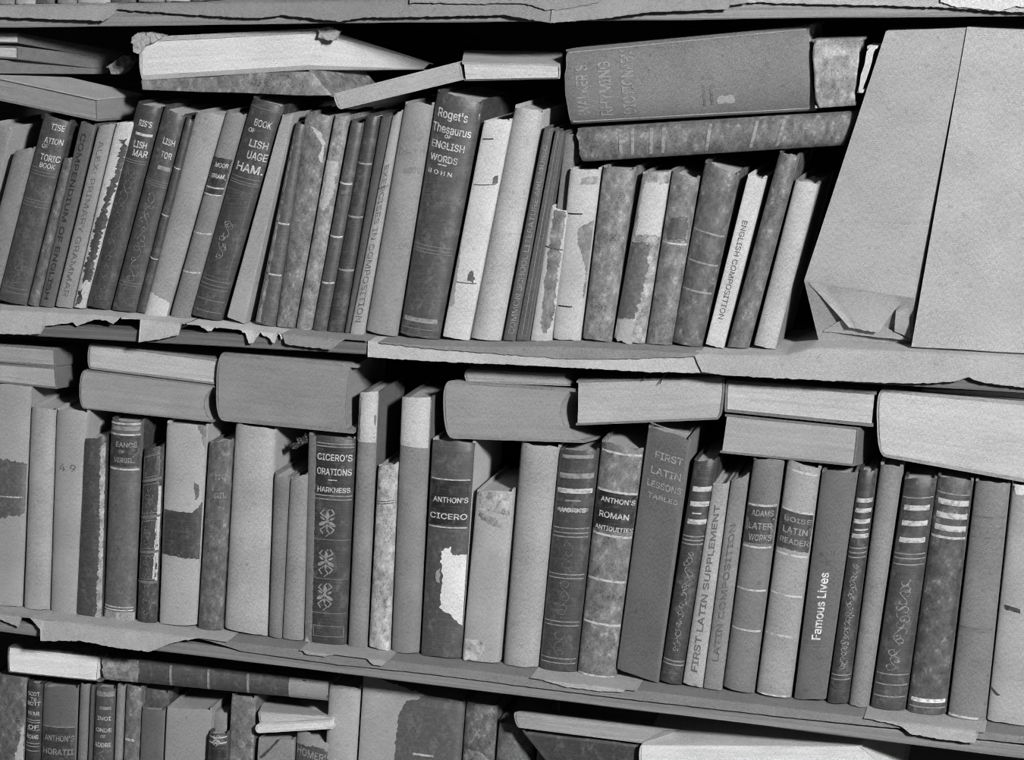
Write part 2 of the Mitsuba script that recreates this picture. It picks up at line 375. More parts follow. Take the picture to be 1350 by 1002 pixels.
class Lying:
    """A book lying flat that shows the end of its leaves; q = pixels TL TR BR BL of that end, spine on the side named."""
    def __init__(s, name, q, tn, label, spine='L', Y=.018, D=.12, rear=None, R4=None, pt=170, r=.005, n=2.4, mat='cloth', conc=.0, t=.0019, rec=.0012, group=None, bt=None, cat='book', st=None, fore=.0015, pmat='pages'):
        s.key = numbered(name)
        q = np.asarray(q, float)
        F = [P(q[3], Y), P(q[2], Y), P(q[1], Y), P(q[0], Y)]
        if R4 is not None:
            D4 = [P(R4[0][i], R4[1]) - F[j] for j, i in enumerate((3, 2, 1, 0))]
        elif rear is not None:
            d = P(rear[1], Y + rear[2]) - P(rear[0], Y); D4 = [d] * 4
        else: D4 = [np.array([0, D, 0])] * 4
        if spine == 'R':
            F = [F[1], F[0], F[3], F[2]]; D4 = [D4[1], D4[0], D4[3], D4[2]]
        s.hx = hx = Hexa(F, D4); W, T, L = hx.W, hx.H, hx.L
        s.W, s.H = W, T
        seed = (sum(map(ord, s.key)) * 31 + int(q.sum())) % 9973
        k, kp = K(tn), K(pt)
        tv = min(t / T, .2); ru = r / W
        arc = lambda v: ru * (1 - (1 - np.abs(np.clip(2 * v - 1, -1, 1)) ** n) ** (1 / n))
        w = lerpn(0, L, 9)
        for a, b, kk in ((0, tv, K(bt or tn)), (1 - tv, 1, k)):
            mb = MB(kk)
            u = lerpn(ru * .9, 1, 25)
            jit = .0007 * (noise1(u * W * 160, seed) - .3)
            fr = np.stack([hx(u, a, jit), hx(u, b, jit)], 1)
            mb.grid(fr, .3 + .4 * u[:, None], np.array([[0, t]]))
            for v in (a, b):
                ww = np.concatenate([[0], w[1:]])
                WW = np.where(np.arange(9)[None] == 0, jit[:, None], ww[None])
                mb.grid(hx(u[:, None], v, WW), .3 + .4 * u[:, None], WW)
            for uu in (u[0], 1):
                mb.grid(hx(uu, np.array([a, b])[:, None], w[None]), .3 + .4 * w[None] / L, w[None])
            mb.put(s.key + '__board', mat)
        mb = MB(K(st or tn)); v = .5 - .5 * np.cos(lerpn(0, np.pi, 15))
        uo, ui = arc(v), np.maximum(arc(v), 0) + .0013 / W
        vi = tv * .7 + (1 - 1.4 * tv) * v
        jit = .0006 * (noise1(v * 9, seed + 2) - .4)
        WW = np.where(np.arange(9)[None] == 0, jit[:, None], w[None])
        mb.grid(hx(uo[:, None], v[:, None], WW), .02 + .95 * v[:, None], WW)
        mb.grid(hx(ui[:, None], vi[:, None], WW), .3 + .4 * v[:, None], WW)
        mb.grid(np.stack([hx(uo, v, jit), hx(ui, vi, jit)], 1), .3 + .4 * v[:, None], np.array([[0, .001]]))
        mb.put(s.key + '__spine', mat)
        mb = MB(kp); v = lerpn(tv, 1 - tv, 17)
        ul = arc(v) + .0018 / W; ur = 1 - fore / W - conc / W * (1 - (2 * v - 1) ** 2)
        f = lerpn(0, 1, 33)[:, None]
        U = ul[None] + (ur - ul)[None] * f
        dsp = rec + .0009 * (meshkit.noise(np.stack(np.broadcast_arrays(f * 3, v[None] * T * 900, seed), -1)) - .5)
        mb.grid(hx(U, v[None] + 0 * U, dsp), f, v[None] * T)
        w2 = lerpn(.0012, L - .003, 9)
        mb.grid(hx(ur[:, None], v[:, None], w2[None]), .2 + .6 * w2[None] / L, v[:, None] * T)
        mb.grid(hx(U[::4], v[None] + 0 * U[::4], L - .003), f[::4], v[None] * T)
        mb.put(s.key + '__page_block', pmat)
        tag(s.key, label, cat, group)

def lump(parent, name, px, Y, th, mat, tn, amp=.002, seed=1):
    """A crumpled or frayed piece with the outline px standing th deep at the plane Y, a part of parent."""
    pts = np.array([P(q, Y) for q in px])
    poly = Polygon(pts[:, [0, 2]]).buffer(0)
    L = poly.exterior.length; n = int(L / .0012) + 6
    rs = np.random.RandomState(seed)
    ring = np.array([poly.exterior.interpolate(i * L / n).coords[0] for i in range(n)]) + (rs.rand(n, 2) - .5) * .0012
    man = m3.CrossSection([ring], m3.FillRule.EvenOdd).extrude(th).refine_to_length(.0014).to_mesh()
    v = man.vert_properties[:, :3].astype(float)
    d = meshkit.fbm(np.stack([v[:, 0] * 260, v[:, 1] * 260, v[:, 2] * 150 + seed], -1), 4) - .5
    p = np.stack([v[:, 0] + d * amp, Y + v[:, 2] + d * amp * 2.4, v[:, 1] + d * amp], -1)
    return put(parent + '__' + name, (p, man.tri_verts), mat, np.stack([np.full(len(p), K(tn) + .5), v[:, 1]], -1), False)

# ------------------------------------------------------------------ the bookcase
ZB = [P((675, 28.7))[2], P((675, 479))[2], P((675, 916.7))[2]]
ZB.append(ZB[2] - (ZB[1] - ZB[2]))
ZT = [ZB[0] + .019, None, ZB[2] + .0188, ZB[3] + .019]
PROFILE = {1: [(-900, .0183), (140, .0183), (219, .0155), (289, .0130), (388, .0098), (470, .008), (577, .0066), (660, .0085), (740, .0122), (848, .0124), (953, .0122), (1040, .0140), (1075, .0215), (1200, .0225), (1700, .0215)]}
X1 = np.array([[P((px, 450), .022)[0], z - .0008] for px, z in PROFILE[1]])
SHELF_Z = {0: ZT[0], 2: ZT[2], 3: ZT[3]}
TOP1 = lambda x: np.interp(x, X1[:, 0], X1[:, 1])
CASE = numbered('bookcase')
def plank(z0, z1, y0, y1, name, tn, x0=-1.0, x1=1.0, amp=.0006):
    mb = MB(K(tn)); x = lerpn(x0, x1, 161)
    wob = lambda s_: (meshkit.fbm(np.stack([x * 9, x * 0 + s_, x * 0], -1), 3) - .5) * amp * 2
    rows = [(y1, z1), (y0 + .0012, z1), (y0, z1 - .0012), (y0, z0 + .001), (y0 + .001, z0), (y1, z0), (y1, z1)]
    pts = np.stack([np.stack([x, y + (wob(i + 1) if y < y0 + .01 else 0 * x), z + wob(i + 20)], -1) for i, (y, z) in enumerate(rows)], 1)
    for i in range(len(rows) - 1):
        mb.grid(pts[:, i:i + 2], .3 + .4 * (x[:, None] + 1) / 2, np.array([[0, .01]]))
    return mb.put(CASE + '__' + name, 'wood')
plank(ZB[0], ZT[0], 0, .24, 'shelf', 128)
plank(ZB[1], ZB[1] + .0112, 0, .24, 'shelf', 100)
plank(ZB[2], ZB[2] + .0108, .0005, .24, 'shelf', 122)
plank(ZB[3], ZT[3], 0, .24, 'shelf', 120)
for zz, nm in ((ZB[0] + .30, 'shelf'),):
    plank(zz, zz + .02, 0, .24, nm, 110)
plank(ZB[3] - .1, ZB[0] + .35, .24, .255, 'back_panel', 60)
for xs in (-1.02, 1.0):
    plank(ZB[3] - .1, ZB[0] + .35, -.005, .255, 'side_panel', 110, xs, xs + .02)
tag(CASE, 'weathered wooden bookcase whose shelves carry all the old books', 'bookcase')

def liner(label, low, tn, ztop, layer=0, curl=.003, back=.14, mat='paper', rough=.0009, x0=None, x1=None, seed=1, lift=0, bottom=None):
    """A sheet of paper on a shelf, folded over its front; low = pixels of its torn lower edge."""
    key = numbered('shelf_paper')
    Yf = -.0022 - .0019 * layer
    pts = np.array([P(q, Yf) for q in low])
    X, Z = pts[:, 0].copy(), pts[:, 2]
    for i in range(1, len(X)):
        X[i] = max(X[i], X[i - 1] + .00012)
    x = np.unique(np.round(np.concatenate([X, np.arange(X[0], X[-1], .0016)]), 6))
    z = np.interp(x, X, Z)
    z = z + (noise1(x * 420, seed) - .5) * rough + (noise1(x * 1300, seed + 4) - .5) * rough * .7
    zt = ztop(x) + .0003 + .0004 * layer + lift
    h = np.maximum(zt - z, .0004)
    mb = MB(K(tn))
    rows = []
    bmp = lambda s_, a: (meshkit.fbm(np.stack([x * 34, x * 0 + s_, x * 0 + seed], -1), 3) - .5) * a
    for y in (back, .07, .04, .02, .008, .003):
        rows.append(np.stack([x, 0 * x + y, zt + bmp(y * 40, .0003) - (.0002 if y < .01 else 0)], -1))
    rows.append(np.stack([x, 0 * x + Yf * .2, zt - .0001], -1))
    for t in (.08, .2, .4, .6, .8, 1):
        y = Yf * min(1, .5 + 2 * t) - curl * np.minimum(h / .012, 1.5) * t ** 2 + bmp(t * 3 + 9, .0016) * t
        rows.append(np.stack([x, y, zt - h * t], -1))
    rows = np.stack(rows, 1)
    dist = np.concatenate([[0], np.cumsum(np.linalg.norm(np.diff(rows[len(x) // 2], axis=0), axis=1))])
    mb.grid(rows, .1 + .8 * (x[:, None] - x[0]) / (x[-1] - x[0]), dist[None])
    under = rows.copy(); under[..., 2] -= .00025; under[:, 7:, 1] += .00025
    mb.grid(under, .1 + .8 * (x[:, None] - x[0]) / (x[-1] - x[0]), dist[None])
    mb.grid(np.stack([rows[:, -1], under[:, -1]], 1), .5, np.array([[0, .0002]]))
    scene_key = put(key, (np.vstack(mb.v), np.vstack(mb.f)), mat, np.vstack(mb.uv))
    tag(scene_key, label, 'shelf paper')
    return scene_key
flat = lambda z: (lambda x: 0 * x + z)
# top shelf
liner('long torn paper under the top shelf edge, its tip pointing down near the middle', [(90, 7), (123, 7.5), (157, 12), (237, 18), (326, 23.5), (350, 22.5), (375, 19.5), (400, 22), (448, 28), (483, 22.5), (572, 21.5), (670, 19), (700, 25), (729, 30.5), (731, 29), (734, 13), (760, 9)], 140, flat(ZT[0]), 1, .004, seed=3)
liner('paper strip with a rounded corner at the beginning of the top shelf', [(-60, 21), (0, 22), (74, 25), (138, 27), (146, 23), (154, 15), (156, 5)], 158, flat(ZT[0]), 2, .004, seed=4)
liner('paper on the top shelf edge above the thick dictionary lying flat', [(727, 30), (760, 27), (798, 24), (858, 15.5), (930, 12.5), (961, 12), (963, 6), (985, 4)], 150, flat(ZT[0]), 2, .004, seed=5)
liner('narrow pale paper on the top shelf edge above the wrapped parcels', [(955, 1.5), (969, 2.4), (1080, 5), (1155, 6.5), (1259, 10), (1300, 13), (1337, 15.5), (1420, 16)], 170, flat(ZT[0]), 1, .003, seed=6)
liner('bright paper scrap at the far end of the top shelf', [(1240, 2), (1262, 9), (1290, 11.5), (1318, 14), (1340, 8), (1420, 9)], 205, flat(ZT[0]), 3, .0012, seed=31)
liner('upper grey paper overlapping along the middle of the top shelf', [(540, 4), (556, 3), (620, 5), (690, 4), (718, 12), (735, 13), (760, 9), (790, 2)], 146, flat(ZT[0]), 3, .0012, seed=32)
# middle shelf
liner('pale torn paper over the middle shelf edge below the slanting grammar books', [(-60, 437), (0, 438.5), (40, 440), (57, 438.5), (62, 429), (97, 424.5), (103, 429), (125, 421), (140, 422), (150, 427), (158, 419), (172, 413)], 178, TOP1, 0, .004, seed=7)
liner('square pale paper flap hanging alone on the middle shelf edge', [(160, 420), (185, 421), (185.4, 450), (210, 446), (237, 441), (240, 427), (244, 418)], 184, TOP1, 1, .004, seed=8)
liner('small frayed white paper scrap under the dark slanting grammar with bold gilt lines', [(246, 420), (258, 426), (272, 437), (283, 433), (292, 429), (300, 431), (312, 434), (324, 439), (330, 452), (336, 453), (343, 436), (352, 444), (364, 452), (367, 436), (372, 446), (385, 444), (390, 436)], 192, TOP1, 1, .006, seed=9, rough=.003)
liner('grey torn paper with a drooping edge between two bare stretches of the middle shelf', [(372, 440), (377, 453), (400, 456), (425, 459), (438, 460), (450, 450), (461, 441), (470, 443), (484, 450)], 140, TOP1, 2, .004, seed=10)
liner('long pale paper strip along the middle shelf edge above the biggest lying book', [(485, 449), (485.5, 470), (560, 475), (600, 477), (700, 481), (812, 487), (856, 489.5), (935, 491)], 182, TOP1, 0, .002, seed=11)
liner('grey upper paper sheet overlapping the pale strip on the middle shelf', [(500, 452), (560, 459), (625, 464), (687, 468.5), (752, 473), (800, 473), (860, 472), (915, 470), (922, 462)], 136, TOP1, 1, .0015, seed=12)
liner('smooth pale paper wrapped over the middle shelf edge below the parcels', [(915, 468), (926, 490), (960, 494), (1060, 499), (1150, 503), (1210, 504), (1257, 502), (1277, 496), (1291, 502), (1350, 510), (1420, 514)], 168, TOP1, 1, .003, seed=13)
# low shelf
T2Z = flat(ZT[2])
liner('grey board paper along the whole lower shelf edge', [(-60, 800), (250, 838), (300, 852), (319, 858), (450, 876), (560, 887), (738, 910), (847, 923), (960, 936), (1030, 944), (1194, 961), (1291, 974), (1420, 987)], 128, T2Z, 0, .002, seed=14, rough=.0004)
liner('small torn paper on the lower shelf edge beneath the pale dark-banded book at its end', [(-60, 811), (0, 815.5), (22, 824), (27, 825), (30, 811), (45, 810), (68, 816), (75, 829)], 165, T2Z, 1, .004, seed=15)
liner('large pale torn paper drooping over the lower shelf edge beneath the dark gilt book', [(40, 815), (55, 829), (57, 842), (111, 843), (155, 851.5), (190, 855), (200, 857), (229, 846.5), (255, 842), (278, 838), (300, 842)], 172, T2Z, 2, .005, seed=16)
liner('pale paper scrap beside the foot of the book with gilt flowers', [(395, 852), (402, 862), (428, 866), (445, 862), (470, 858), (482, 866), (492, 876), (503, 878), (512, 870)], 160, T2Z, 2, .002, seed=17)
liner('pale scrap of paper below the calf book with the black label', [(700, 880), (712, 896), (745, 905), (790, 911), (822, 912), (826, 904), (840, 898)], 168, T2Z, 2, .002, seed=18)
liner('pale crumpled paper on the lower shelf edge below two dark gilt books', [(1140, 938), (1150, 948), (1190, 958), (1200, 966), (1240, 974), (1285, 979), (1290, 966), (1300, 955)], 165, T2Z, 2, .003, seed=19)

# ------------------------------------------------------------------ books; rows in order, pixels TL TR BR BL
B = Book
SHELF_Z_ROW1 = 1
class _Z(dict):
    def __missing__(s, k): raise KeyError(k)
def book1(name, q, mat, tn, label, **kw):
    """A book of the middle shelf: its foot stands on the paper there."""
    lowpx = max((q[2], q[3]), key=lambda p: P(p, .022)[2] * -1)
    SHELF_Z[1] = float(TOP1(P(lowpx, kw.get('Y', .022))[0]))
    return Book(name, q, mat, tn, label, row=1, **kw)
book2 = lambda name, q, mat, tn, label, **kw: Book(name, q, mat, tn, label, row=2, **kw)
def foot(q, x, y=1215):
    return None
g1 = None
# --- middle shelf, slanting row
book1('cloth_book', [(-14, 160), (14, 167), (-45, 402), (-75, 400)], 'cloth', 125, 'grey book cut by the photo edge whose pale side shows behind its shorter neighbour', bt=178, bmat='paper', bulge=.002)
book1('cloth_book', [(17, 198), (45, 192), (-8, 401), (-36, 397)], 'cloth', 118, 'short plain grey book just before the dark gilt rhetoric', bulge=.003)
b = book1('leather_book', [(56, 149), (92, 158), (33, 406), (-6, 397)], 'leather', 74, 'dark worn book with five gilt lines, the first ending in TISE', bulge=.004, feats=[
    ('text', [('TISE', 166, 8.5, .42, .9), ('ATION', 184, 8, .3, .95), ('OF', 192, 5.5, .25, .48), ('TORIC', 206, 9, .3, .98), ('BOOK', 216, 7, .35, .88)], 'gilt'),
    ('bands', [221, 225, 229, 262, 266, 270, 380, 386], 1.2, 'giltfaint'), ('scroll', 235, 375, 'giltfaint', 1, .0004)])
book1('cloth_book', [(82, 208), (97, 206), (49, 407), (34, 404)], 'calf', 100, 'short narrow mottled book squeezed beside the dark gilt rhetoric', bulge=.003)
book1('cloth_book', [(105, 159), (126, 163), (69, 408), (50, 406)], 'cloth', 92, 'narrow dark grey book with black letters stamped all along its spine', bulge=.002, feats=[('vtext', 'COMPENDIUM OF ENGLISH', 176, 396, 7, 'ink', .45, True)])
book1('paper_covered_book', [(129, 165), (151, 161), (94, 409), (71, 406)], 'paper', 150, 'pale spine lettered PRIMARY GRAMMAR in grey from top to foot', bulge=.002, feats=[('vtext', 'ALEX: PRIMARY GRAMMAR', 185, 392, 8, 'inkdim', .5, True, False)])
book1('paper_covered_book', [(152, 161), (178, 158), (110, 408), (95, 405)], 'paper', 196, 'white book whose dark spine cover survives only as ragged strips', bulge=.002, feats=[
    ('patch', [(160, 185), (168, 182), (164, 215), (156, 240), (146, 262), (140, 290), (134, 310), (124, 350), (117, 372), (107, 368), (112, 350), (122, 318), (126, 292), (136, 270), (142, 250), (152, 225)], 'leather', 62, 'spine_remnant', .004),
    ('patch', [(104, 384), (109, 380), (107, 398), (99, 402)], 'leather', 60, 'spine_remnant', .003)])
book1('leather_book', [(179, 132), (212, 141), (142, 411), (111, 404)], 'leather', 62, 'dark worn book just beyond the white one with dark strips', bulge=.0045, feats=[
    ('text', [('RIS\'S', 161, 8, .35, .85), ('LISH', 188, 9, .35, .85), ('MAR', 199, 9, .4, .95)], 'gilt'),
    ('bands', [175], 4, 'gilt', .3, .95), ('bands', [209, 212], 1.2, 'giltfaint'), ('scroll', 220, 395, 'giltfaint', .8, .0004)])
book1('leather_book', [(215, 137), (243, 151), (179, 415), (144, 410)], 'leather', 72, 'dark worn book with faint gilt scrolls beside a thin dark banded book', bulge=.004, feats=[
    ('text', [('LISH', 184, 8.5, .4, .9), ('TOR', 201, 8.5, .45, .9)], 'gilt'), ('bands', [218], 6, 'giltdim', .45, .95),
    ('bands', [236, 239, 242, 372, 376], 1.2, 'giltfaint'), ('scroll', 250, 370, 'giltdim', .8, .0004)])
book1('leather_book', [(245, 152), (255, 157), (190, 417), (178, 413)], 'leather', 66, 'thin dark book with fine pale bands next to a plain light book', bulge=.002, feats=[('bands', [220, 282, 340], 1.6, 'gilt'), ])
book1('paper_covered_book', [(257, 145), (296, 149), (219, 418), (190, 409)], 'cloth', 142, 'plain light cloth book with a whiter patch at its foot', bulge=.003, feats=[('vpatch', [(-.0, 388), (1.0, 396), (1.0, 420), (0, 420)], 'paper', 198, 'bare_patch', .0016)])
book1('leather_book', [(297, 144), (323, 150), (248, 416), (222, 413)], 'cloth', 120, 'grey book with a black label and two pale bands', bulge=.0035, feats=[
    ('label', 206, 254, 46), ('text', [('MOOR', 214, 6, .25, .9), ('GRAM', 228, 6, .2, .85)], 'gilt'), ('bands', [243, 252, 302, 353], 2.2, 'gilt')])
book1('leather_book', [(331, 126), (373, 139), (289, 426), (249, 416)], 'leather', 62, 'dark tall grammar with bold gilt lines ending in HAM', bulge=.0045, feats=[
    ('text', [('BOOK', 161, 9, .32, .85), ('OF', 172, 6, .2, .4), ('LISH', 187, 9.5, .35, .92), ('UAGE', 202, 10, .38, .98), ('HAM.', 219, 11, .15, .98)], 'gilt'),
    ('bands', [143, 232, 237, 240, 369, 375, 380, 395, 410], 1.3, 'giltfaint'), ('scroll', 290, 340, 'giltdim', 1, .0006, .1, .7), ('frame', 250, 365, 'giltfaint', .0, .85)], wear=.0008)
book1('paper_covered_book', [(372, 150), (387, 148), (322, 432), (298, 422)], 'paper', 160, 'thin pale unlettered book with a pointed top', bulge=.0012, n=5, top=([0, .6, 1], [.02, 0, .015]))
book1('leather_book', [(388, 160), (404, 163), (362, 430), (334, 424)], 'leather', 86, 'narrow dark book with white bands, its near edge rubbed pale', bulge=.004, feats=[('bands', [291, 358], 2.4, 'gilt', .25, .9), ('vpatch', [(-.0, 175), (.28, 180), (.3, 425), (0, 425)], 'calf', 140, 'rubbed_edge', .0012)])
book1('calf_book', [(401, 147), (438, 151), (387, 434), (362, 430)], 'calf', 112, 'mottled grey book with a pale torn streak near its top', bulge=.003, feats=[
    ('patch', [(409, 165), (423, 173), (428, 186), (424, 215), (420, 205), (426, 192), (418, 178)], 'paper', 185, 'torn_patch', .001)])
book1('calf_book', [(440, 150), (460, 151), (410, 435), (388, 434)], 'calf', 138, 'light worn book with a bright bare patch high on its spine', bulge=.003, feats=[
    ('patch', [(427, 210), (446, 212), (440, 250), (430, 275), (416, 270), (424, 245)], 'paper', 180, 'bare_patch', .0025)])
book1('leather_book', [(462, 156), (480, 160), (429, 436), (410, 435)], 'leather', 82, 'narrow dark book with three thin bands, nearer of two alike', bulge=.003, feats=[('bands', [239, 308, 369], 2.4, 'gilt'), ('bands', [250], 5, 'giltfaint', .3, .8)])
book1('leather_book', [(481, 150), (501, 153), (453, 438), (429, 436)], 'leather', 64, 'narrow almost black book with three thin bands, farther of two alike', bulge=.0035, feats=[('bands', [213, 282, 352], 2.4, 'giltdim')])
book1('cloth_book', [(502, 150), (517, 151), (460, 437), (453, 438)], 'cloth', 78, 'very thin dark ribbed book beside a pale dotted spine', bulge=.0015)
book1('paper_covered_book', [(517, 152), (530, 143), (479, 438), (460, 437)], 'paper', 165, 'thin pale spine with a dotted line of letters running along it', bulge=.0015, feats=[('vtext', 'EXERCISES IN COMPOSITION', 215, 420, 7, 'inkdim', .5, True, False), ('bands', [243], 2, 'inkdim')])
book1('cloth_book', [(532, 133), (571, 134), (521, 445), (480, 436)], 'cloth', 130, 'plain grey book with faint gilt lines beside the black-letter thesaurus', bulge=.004, feats=[
    ('text', [('NYMS', 178, 9, .3, .9), ('ENGLISH', 198, 9, .15, .98), ('WORDS', 221, 8, .4, .98)], 'giltpale')])
book1('leather_book', [(574, 117), (636, 132), (577, 450), (524, 442)], 'leather', 70, 'large dark thesaurus titled in gilt black letter', bulge=.005, D=.15, feats=[
    ('text', [("Roget's", 151, 11, .12, .78), ('Thesaurus', 170, 10.5, .04, .9), ('OF', 179, 4.5, .35, .5), ('ENGLISH', 191, 9, .08, .82), ('WORDS', 208, 8.5, .1, .72), ('B O H N', 226, 5.5, .1, .65)], 'gilt'),
    ('bands', [216], 1.4, 'gilt', .3, .5), ('bands', [322, 327, 331], 1.5, 'giltfaint'), ('bands', [421], 6, 'giltdim', .08, .9), ('bands', [433, 442], 1.2, 'giltfaint'),
    ('patch', [(631, 150), (636, 150), (634, 175), (630, 172)], 'paper', 190, 'torn_patch', .0006)])
book1('paper_covered_book', [(637, 158), (675, 155), (617, 447), (582, 441)], 'paper', 205, 'white book stripped of its cover, cracked and stained', bulge=.002, feats=[
    ('patch', [(650, 232), (658, 228), (657, 238), (650, 240)], 'leather', 60, 'dark_remnant', .001), ('bands', [181], 1.6, 'ink', .1, .5), ('bands', [240, 368], 1.4, 'inkdim', .1, .9), ('patch', [(618, 356), (626, 352), (625, 370), (617, 366)], 'leather', 90, 'dark_remnant', .002),
    ('patch', [(610, 250), (616, 250), (598, 400), (592, 400)], 'paper', 160, 'bare_patch', .0014)])
book1('paper_covered_book', [(676, 137), (716, 145), (660, 451), (617, 447)], 'cloth', 165, 'light plain book with a smooth rounded spine beside the stripped white one', bulge=.0075, n=2.1)
book1('cloth_book', [(717, 166), (729, 169), (680, 447), (662, 446)], 'cloth', 88, 'very narrow dark book with tiny letters all along its spine', bulge=.002, feats=[('vtext', 'COMMON SCHOOL LITERATURE AND MUSIC', 190, 436, 6.5, 'giltdim', .55, False, False)])
book1('cloth_book', [(732, 170), (744, 172), (698, 447), (680, 446)], 'cloth', 84, 'narrow ribbed dark book behind the short white-edged one', bulge=.001, n=5, feats=[('vpatch', [(.35, 175), (.42, 175), (.42, 440), (.35, 440)], 'cloth', 120, 'ridge', 0), ('vpatch', [(.7, 175), (.76, 175), (.76, 440), (.7, 440)], 'cloth', 110, 'ridge', 0)])
book1('cloth_book', [(745, 174), (759, 177), (731, 447), (713, 447)], 'cloth', 112, 'thin grey book almost hidden behind the short white-edged one', Y=.034, bulge=.001)
book1('paper_covered_book', [(726, 269), (750, 277), (727, 447), (698, 446)], 'paper', 190, 'short white-edged book with grey cloth left on its spine', bulge=.002, feats=[
    ('patch', [(731, 276), (747, 280), (740, 325), (736, 360), (731, 410), (722, 436), (714, 430), (716, 395), (722, 340)], 'calf', 116, 'spine_remnant', .0025), ('bands', [325], 1.6, 'ink')])
book1('paper_covered_book', [(750, 221), (792, 220), (764, 450), (727, 447)], 'paper', 188, 'pale book whose spine is torn down to white lining', bulge=.003, feats=[
    ('bands', [280, 402], 1.8, 'ink', .1, .6), ('patch', [(768, 234), (788, 232), (787, 242), (766, 243)], 'calf', 140, 'torn_patch', .0014),
    ('patch', [(779, 290), (787, 288), (782, 380), (768, 392), (772, 370), (773, 350), (762, 318), (764, 300)], 'calf', 120, 'spine_remnant', .002)])
book1('calf_book', [(794, 217), (838, 220), (805, 452), (766, 446)], 'calf', 122, 'mottled grey book next to the one torn down to white lining', bulge=.004, feats=[('patch', [(779, 315), (782, 315), (775, 341), (772, 341)], 'paper', 185, 'torn_patch', .0006)])
book1('calf_book', [(846, 226), (884, 224), (849, 455), (807, 447)], 'calf', 150, 'ragged book with a white patch above and a dark leather scrap below', bulge=.004, feats=[
    ('patch', [(850, 240), (884, 243), (880, 312), (862, 309), (838, 309), (843, 270)], 'paper', 200, 'bare_patch', .002),
    ('patch', [(832, 318), (857, 320), (855, 350), (846, 385), (836, 422), (820, 418), (808, 417), (812, 380), (824, 350)], 'leather', 95, 'spine_remnant', .0025),
    ('patch', [(809, 420), (836, 424), (832, 454), (812, 448)], 'paper', 170, 'bare_patch', .002)])
book1('calf_book', [(885, 224), (922, 232), (885, 453), (850, 452)], 'calf', 116, 'mottled worn book with a dark square scrap and one pale crack', bulge=.004, feats=[
    ('patch', [(885, 285), (908, 285), (904, 316), (880, 312)], 'leather', 78, 'label_remnant', .002), ('bands', [318], 2.2, 'gilt')])
book1('calf_book', [(928, 210), (975, 228), (925, 456), (884, 450)], 'calf', 94, 'thick dark mottled book with pale bands and a rounded head', bulge=.005, feats=[('bands', [304, 343, 380], 2.4, 'giltdim'), ('patch', [(978, 230), (984, 232), (974, 268), (968, 266)], 'paper', 175, 'torn_patch', .0008)])
book1('paper_covered_book', [(986, 228), (1010, 233), (953, 461), (929, 455)], 'paper', 196, 'narrow bright white spine between two dark mottled books', bulge=.0015, n=4, feats=[('vtext', 'ENGLISH COMPOSITION', 290, 420, 6, 'inkdim', .5, True, False)])
book1('calf_book', [(1027, 198), (1055, 203), (986, 460), (957, 457)], 'calf', 104, 'slim mottled dark book rising above its neighbours beside the light plain one', bulge=.004, bt=90)
book1('paper_covered_book', [(1048, 236), (1080, 241), (1022, 462), (992, 456)], 'cloth', 160, 'light plain book standing last before the wrapped parcels', bulge=.003, bt=120, D=.13)

# --- lower shelf
book2('paper_covered_book', [(-30, 500), (39, 508), (26, 802), (-40, 795)], 'paper', 160, 'pale book at the photo edge with a dark torn band across its spine', bulge=.004, D=.09, feats=[('vpatch', [(0, 604), (.6, 603), (1, 608), (1, 673), (.6, 680), (0, 676)], 'leather', 88, 'torn_label', .003), ('bands', [651], 2, 'gilt')])
book2('cloth_book', [(38, 534), (72, 538), (63, 806), (28, 803)], 'cloth', 152, 'plain light grey book beside the pale one with a torn dark band', bulge=.005, D=.12)
book2('paper_covered_book', [(72, 537), (115, 541), (99, 812), (64, 808)], 'paper', 164, 'light book with two handwritten figures on its spine', bulge=.004, bt=170, bmat='paper', feats=[('text', [('4 9', 615, 11, .2, .75)], 'inkdim', False)])
book2('leather_book', [(109, 576), (139, 574), (133, 818), (99, 813)], 'leather', 70, 'short dark worn book beside the one with figures written on it', bulge=.003, feats=[('vpatch', [(.78, 590), (1, 585), (1, 816), (.8, 816), (.86, 700)], 'calf', 150, 'rubbed_edge', .002)])
book2('leather_book', [(143, 551), (186, 554), (175, 821), (133, 816)], 'leather', 96, 'dark glossy book with gilt bands at head and foot', bulge=.006, n=2.2, bt=70, feats=[
    ('bands', [558, 572, 617], 2.6, 'gilt'), ('label', 573, 614, 58), ('bands', [564], 6, 'giltdim', .1, .95), ('text', [('EANCE', 585, 7, .25, .9), ('OF', 594, 5, .35, .55), ('VERGIL.', 605, 7, .2, .85)], 'giltdim'), ('bands', [800, 804], 2, 'gilt'), ('vpatch', [(0, 807), (1, 807), (1, 819), (0, 819)], 'calf', 150, 'gilt_foot', .0005)])
book2('leather_book', [(187, 592), (214, 585), (204, 823), (178, 819)], 'calf', 66, 'short dark ornate book with five raised bands', bulge=.004, feats=[('ribs', [632, 680, 726, 766], 4, 110), ('frame', 600, 628, 'giltdim'), ('frame', 637, 675, 'giltdim'), ('frame', 685, 722, 'giltdim'), ('frame', 731, 762, 'giltdim'), ('scroll', 640, 815, 'giltfaint', .7), ('patch', [(209, 640), (213, 640), (206, 765), (201, 762)], 'paper', 200, 'torn_patch', .001)])
book2('paper_covered_book', [(217, 555), (272, 560), (257, 829), (207, 827)], 'paper', 176, 'white spine with a broad dark bare band below its middle', bulge=.004, feats=[('vpatch', [(0, 673), (.8, 675), (1.0, 660), (1, 738), (.6, 735), (0, 732)], 'leather', 62, 'bare_band', .0014), ('patch', [(262, 562), (272, 562), (273, 600), (268, 585)], 'calf', 120, 'torn_patch', .002), ('patch', [(256, 636), (262, 640), (262, 655), (258, 660)], 'leather', 90, 'torn_patch', .001)])
